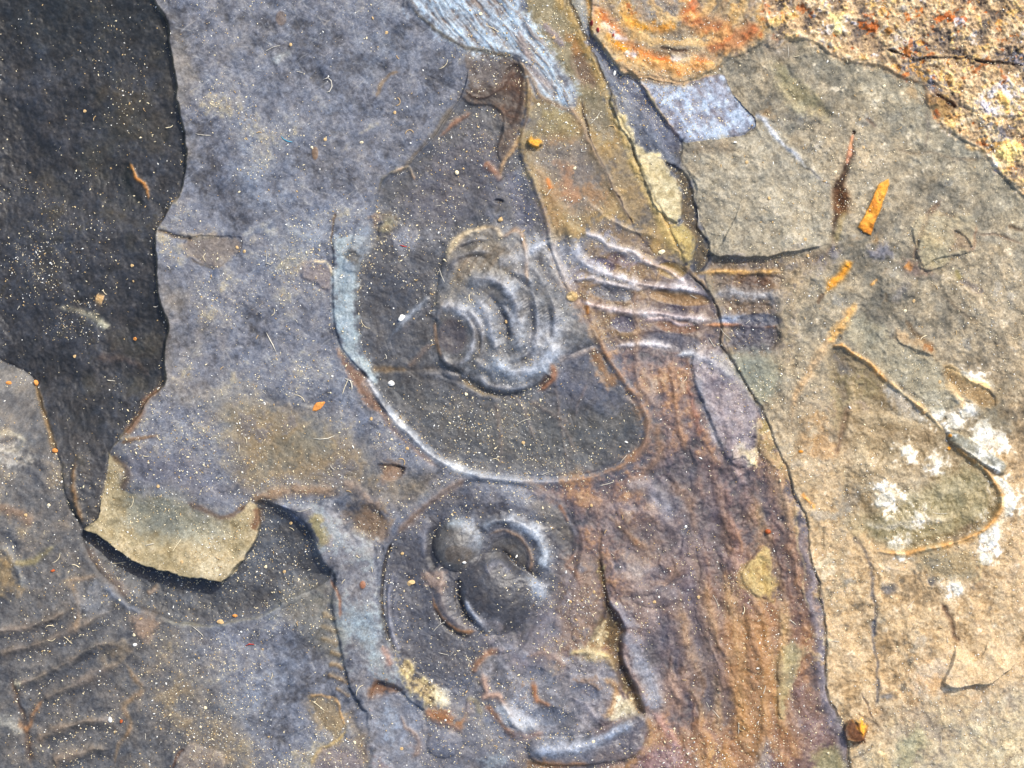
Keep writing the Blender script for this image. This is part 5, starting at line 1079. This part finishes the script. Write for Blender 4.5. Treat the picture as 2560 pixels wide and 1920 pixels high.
def tube(name, pts, rad, mat, ends=True):
    """pts in photo px offsets (x right, y up, z up)"""
    vs = []; fs = []; n = 5
    P = [Vector(p)*PX_ for p in pts]
    for i, p in enumerate(P):
        t = (P[min(i+1, len(P)-1)]-P[max(i-1, 0)]).normalized(); s = t.cross(Vector((0,0,1))).normalized(); u = s.cross(t)
        rr = rad*PX_*(.45 if i in (0, len(P)-1) else 1)
        for k in range(n):
            a = 2*math.pi*k/n; vs.append(p+s*math.cos(a)*rr+u*math.sin(a)*rr)
    for i in range(len(P)-1):
        for k in range(n): fs.append((i*n+k, i*n+(k+1) % n, (i+1)*n+(k+1) % n, (i+1)*n+k))
    fs.append(tuple(range(n-1, -1, -1))); fs.append(tuple((len(P)-1)*n+k for k in range(n)))
    return mesh_from(name, vs, fs, mat, True)
def put(name, me, u, v, rot, label, cat, group=None, lift=0.5):
    o = bpy.data.objects.new(name, me); S.collection.objects.link(o)
    o.location = (wx(u), wy(v), zat(u, v)+lift*PX_); o.rotation_euler = (0, 0, rot)
    o["label"] = label; o["category"] = cat
    if group: o["group"] = group
    return o
M_cream = plain("cream_dust", (226,212,176)); M_white = plain("white_grain", (236,234,226)); M_tan = plain("tan_grain", (190,160,112))
M_orange = plain("orange_crumb", (206,136,64)); M_red = plain("red_fibre", (170,50,36)); M_cyan = plain("cyan_fibre", (60,150,180)); M_fib = plain("pale_fibre", (200,194,178)); M_rust = plain("rust_crumb", (170,80,30))
# single, recognisable crumbs
put("grain", chip("white_grain", 11, 9, 7, M_white, 1), 1003, 795, .3, "white angular grain in the dark left part of the large oval fossil", "grain", lift=2)
put("crumb", chip("orange_crumb", 22, 10, 5, M_orange, 2), 797, 1014, .55, "orange-brown leaf-shaped crumb on the grey slate left of the oval fossil's rim", "crumb", lift=2)
put("grain", chip("tan_grain", 9, 6, 5, M_tan, 3), 1251, 548, .4, "tan flat grain just above the cream arc of the oval fossil", "grain", lift=2)
put("grain", chip("cream_grain", 6, 6, 5, M_cream, 4), 1142, 431, 0, "round cream grain in the upper dark part of the oval fossil", "grain", lift=2)
put("crumb", chip("tan_crumb", 12, 9, 6, M_tan, 5), 1027, 1459, .5, "triangular tan crumb on the dark round fossil left of its knob", "crumb", lift=2)
put("grain", chip("pale_grain", 6, 4, 5, M_white, 6), 1161, 1406, 0, "tiny bright grain on the knob of the round fossil", "grain", lift=3)
put("crumb", chip("tan_round_crumb", 10, 9, 5, M_tan, 7), 549, 1557, 0, "larger round tan crumb at the lower edge of the dark hollow", "crumb", lift=2)
put("crumb", chip("small_orange_crumb", 7, 5, 5, M_orange, 8), 585, 1541, 0, "small orange crumb beside the round tan crumb at the hollow's edge", "crumb", lift=2)
put("grain", chip("white_grain_b", 6, 5, 5, M_white, 9), 338, 1612, 0, "white grain at the right end of the ribs, lower left", "grain", lift=2)
put("grain", chip("white_grain_c", 6, 8, 5, M_white, 10), 276, 1799, .5, "oblong white grain above the lowest ribs, bottom left", "grain", lift=2)
put("crumb", chip("red_crumb", 5, 5, 4, M_rust, 11), 303, 1803, 0, "rust red crumb right of the oblong white grain, bottom left", "crumb", lift=2)
put("crumb", chip("red_crumb_b", 7, 4, 4, M_rust, 12), 130, 1427, 0, "rust red crumb on grey rock left of the tan flake", "crumb", lift=2)
put("grain", chip("white_grain_d", 9, 8, 7, M_white, 13), 977, 959, 0, "white grain just inside the pale rim of the oval fossil", "grain", lift=2)
put("grain", chip("white_grain_e", 5, 5, 5, M_white, 14), 1715, 1318, 0, "white grain on the streaked brown layer right of the swirl", "grain", lift=2)
put("crumb", chip("cream_crumb", 10, 7, 5, M_cream, 15), 1655, 630, 0, "cream crumb just left of the seam above the thin bands", "crumb", lift=2)
put("grain", chip("long_grain", 4, 8, 4, M_white, 16), 1537, 182, -.3, "short white stick-like grain on the dark blue wedge", "grain", lift=2)
put("crumb", chip("gold_crumb", 8, 5, 5, M_orange, 17), 6, 957, 0, "orange-tan crumb at the left edge of the photo", "crumb", lift=2)
put("crumb", chip("gold_crumb_b", 7, 9, 5, M_orange, 18), 75, 957, 0.5, "orange-tan crumb at the foot of the dark layer", "crumb", lift=2)
put("crumb", chip("rust_crumb_c", 9, 6, 5, M_orange, 19), 133, 1127, 0, "orange crumb cluster lower down the dark layer's left border", "crumb", lift=2)
put("crumb", chip("amber_crumb", 6, 5, 5, M_orange, 20), 335, 847, 0, "round amber crumb on the dark left layer", "crumb", lift=2)
def arc(n, L, bend, wob, r):
    a = r.uniform(0, 6.28); p = Vector((0,0,0)); out = []
    for i in range(n+1):
        out.append((p.x, p.y, .8+abs(math.sin(i*1.3))*wob)); a += bend/n + r.uniform(-.12,.12); p = p+Vector((math.cos(a), math.sin(a), 0))*(L/n)
    c = Vector((sum(q[0] for q in out)/len(out), sum(q[1] for q in out)/len(out), 0))
    return [(q[0]-c.x, q[1]-c.y, q[2]) for q in out]
put("fibre", tube("cyan_thread", [(-14,8,1),(-8,0,2),(2,-5,2),(14,-7,1)], 1.3, M_cyan), 717, 348, 0, "short cyan thread on the blue-grey slate", "fibre")
put("fibre", tube("red_thread", [(-12,-2,1),(-2,2,2),(10,0,1)], 1.8, M_red), 625, 1612, .1, "short red fibre on the grey slate below the hollow", "fibre")
put("fibre", tube("red_thread_b", [(-9,3,1),(0,0,2),(9,-2,1)], 1.6, M_red), 1008, 615, 0, "short red fibre near the upper left of the raised fossil centre", "fibre")
put("fibre", tube("curl", [(-14,12,1),(-2,16,2),(6,8,2),(8,-6,2),(2,-18,2),(-10,-22,1)], 1.2, M_fib), 822, 210, 0, "curled pale hair on the slate near the top", "fibre")
put("fibre", tube("curl_b", [(-12,24,1),(-4,8,2),(4,-6,2),(12,-24,1)], 1.5, M_fib), 678, 856, 0, "forked pale fibre on the slate left of the oval's rim", "fibre")
put("fibre", tube("curl_c", [(-10,16,1),(4,10,2),(8,-4,2),(7,-16,1)], 1.8, M_fib), 872, 962, 0, "thick curved pale fibre just outside the oval's lower left rim", "fibre")
put("fibre", tube("curl_d", [(-26,-2,1),(-8,-4,2),(12,-2,2),(28,5,1)], 1.3, M_fib), 808, 1094, 0, "long pale hair on the ochre patch left of the rim", "fibre")
fibs = []
for k in range(24):
    L_ = R.choice([R.uniform(9, 16), R.uniform(12, 24), R.uniform(22, 44)]); bd_ = R.choice([R.uniform(-.4, .4), R.uniform(-.4, .4), R.uniform(.9, 1.6), R.uniform(-1.6, -.6), R.uniform(2.0, 3.2)]); mt = R.choice([(M_fib, "grey-white"), (M_cream, "cream"), (M_tan, "tan")])
    ds = ("short " if L_ < 16 else "long " if L_ > 26 else "")+("straight " if abs(bd_) < .45 else "bent " if abs(bd_) < 1.7 else "curled ")+mt[1]
    fibs.append((tube("fibre_shape", arc(7, L_, bd_, 1.0, R), R.uniform(.55,1.1), mt[0]), ds))
ZN = {1: "the dark left layer", 2: "the ribbed rock at the lower left", 0: "the blue-grey slate", 4: "the dark hollow", 5: "the large oval fossil", 11: "the round fossil", 21: "the tan layer on the right", 27: "the brown streaked layer",
      30: "the pale ridge", 28: "the fossil folds at the bottom", 8: "the thin pale bands", 20: "the rough crust", 22: "the shell fossil", 3: "the tan flake", 19: "the pale green plate", 6: "the raised centre of the oval fossil", 14: "the pale blue layer", 9: "the olive wedge"}
n = 0
while n < 150:
    u, v = R.uniform(10, 2550), R.uniform(10, 1910); z_ = zone_of(u, v)
    if z_ not in ZN or (u > 1950 and R.random() < .5) or (u < 900 and v < 600 and R.random() < .7): continue
    me_, ds = R.choice(fibs)
    put("fibre", me_, u, v, R.uniform(0, 6.28), ds+" dust fibre lying on "+ZN[z_], "fibre", ds+" fibres on "+ZN[z_]); n += 1
chips = []
for k in range(18):
    mt = R.choice([(M_cream, "cream"), (M_white, "white"), (M_tan, "tan")]); a_, b_ = R.choice([(2.4, 2.2), (3.4, 3.0), (5.2, 2.4), (5.0, 4.4)])
    ds = ("tiny round " if a_ < 3 else "rounded " if a_ < 4 else "splinter-like " if b_ < 3 else "coarse ")+mt[1]
    chips.append((chip("grain_shape", a_*R.uniform(.9,1.1), b_, 2.6, mt[0], 100+k), ds))
n = 0
while n < 150:
    u, v = R.uniform(10, 2550), R.uniform(10, 1910); z_ = zone_of(u, v)
    if z_ not in ZN or (u < 900 and v < 600 and R.random() < .6): continue
    me_, ds = R.choice(chips)
    put("grain", me_, u, v, R.uniform(0, 6.28), ds+" sand grain lying on "+ZN[z_], "grain", ds+" grains on "+ZN[z_], .8); n += 1
# the dust nobody could count
def dust(name, count, smin, smax, mat, seed, label, dens):
    r = np.random.default_rng(seed)
    u = r.uniform(-60, 2620, count*3); v = r.uniform(-60, 1980, count*3)
    keep = r.uniform(0, 1, count*3) < dens(u, v); u = u[keep][:count]; v = v[keep][:count]; count = len(u)
    i = np.clip(np.searchsorted(X, u), 1, NX-2); j = np.clip(np.searchsorted(Y, v), 1, NY-2)
    z = H[j, i]*MM
    s = smin*(smax/smin)**(r.uniform(0, 1, count)**2.2)*PX_
    a = r.uniform(0, 6.28, count); el = 1+1.6*r.uniform(0, 1, count)**2.5
    base = np.array([(1,0,0),(0,1,0),(-1,0,0),(0,-1,0),(0.1,0.1,.9),(0,0,-.5)])
    P = np.tile(base, (count,1,1))*(1+.35*r.uniform(-1,1,(count,6,3)))
    P[:,:,0] *= el[:,None]; ca, sa = np.cos(a)[:,None], np.sin(a)[:,None]
    x = P[:,:,0]*ca-P[:,:,1]*sa; y = P[:,:,0]*sa+P[:,:,1]*ca
    V = np.stack([x*s[:,None]+wx(u)[:,None], y*s[:,None]+wy(v)[:,None], P[:,:,2]*s[:,None]*.8+(z+s*.35)[:,None]], -1).reshape(-1,3)
    F = np.array([(0,1,4),(1,2,4),(2,3,4),(3,0,4),(1,0,5),(2,1,5),(3,2,5),(0,3,5)])[None]+6*np.arange(count)[:,None,None]
    F = F.reshape(-1,3).astype(np.int32)
    me = bpy.data.meshes.new(name); me.vertices.add(len(V)); me.vertices.foreach_set("co", V.astype(np.float32).ravel())
    me.loops.add(F.size); me.loops.foreach_set("vertex_index", F.ravel()); me.polygons.add(len(F)); me.polygons.foreach_set("loop_start", np.arange(0, F.size, 3, dtype=np.int32))
    me.update(calc_edges=True); me.materials.append(mat)
    o = bpy.data.objects.new(name, me); S.collection.objects.link(o)
    o["label"] = label; o["category"] = "dust"; o["kind"] = "stuff"
    return o
LOW = np.clip((sum(np.roll(H, s_, a_) for s_, a_ in ((9,0),(-9,0),(9,1),(-9,1)))/4-H)*3, -.4, 1.2)
def dn(u, v):
    i = np.clip(np.searchsorted(X, u), 1, NX-2); j = np.clip(np.searchsorted(Y, v), 1, NY-2)
    return np.clip(.12+.2*(v/1920.)+.40*N2[j, i]+.30*N3[j, i]+LOW[j, i]-.12*(u > 1950)-.22*(ID[j, i] == 1), .03, 1)
dust("pale_dust", 27000, .7, 2.1, M_cream, 1, "fine cream dust specks sprinkled over the whole slab", dn)
dust("white_dust", 11000, .7, 2.1, M_white, 2, "fine white dust specks sprinkled over the whole slab", dn)
dust("ochre_dust", 9000, .8, 2.1, M_tan, 3, "fine ochre dust specks sprinkled over the whole slab", dn)
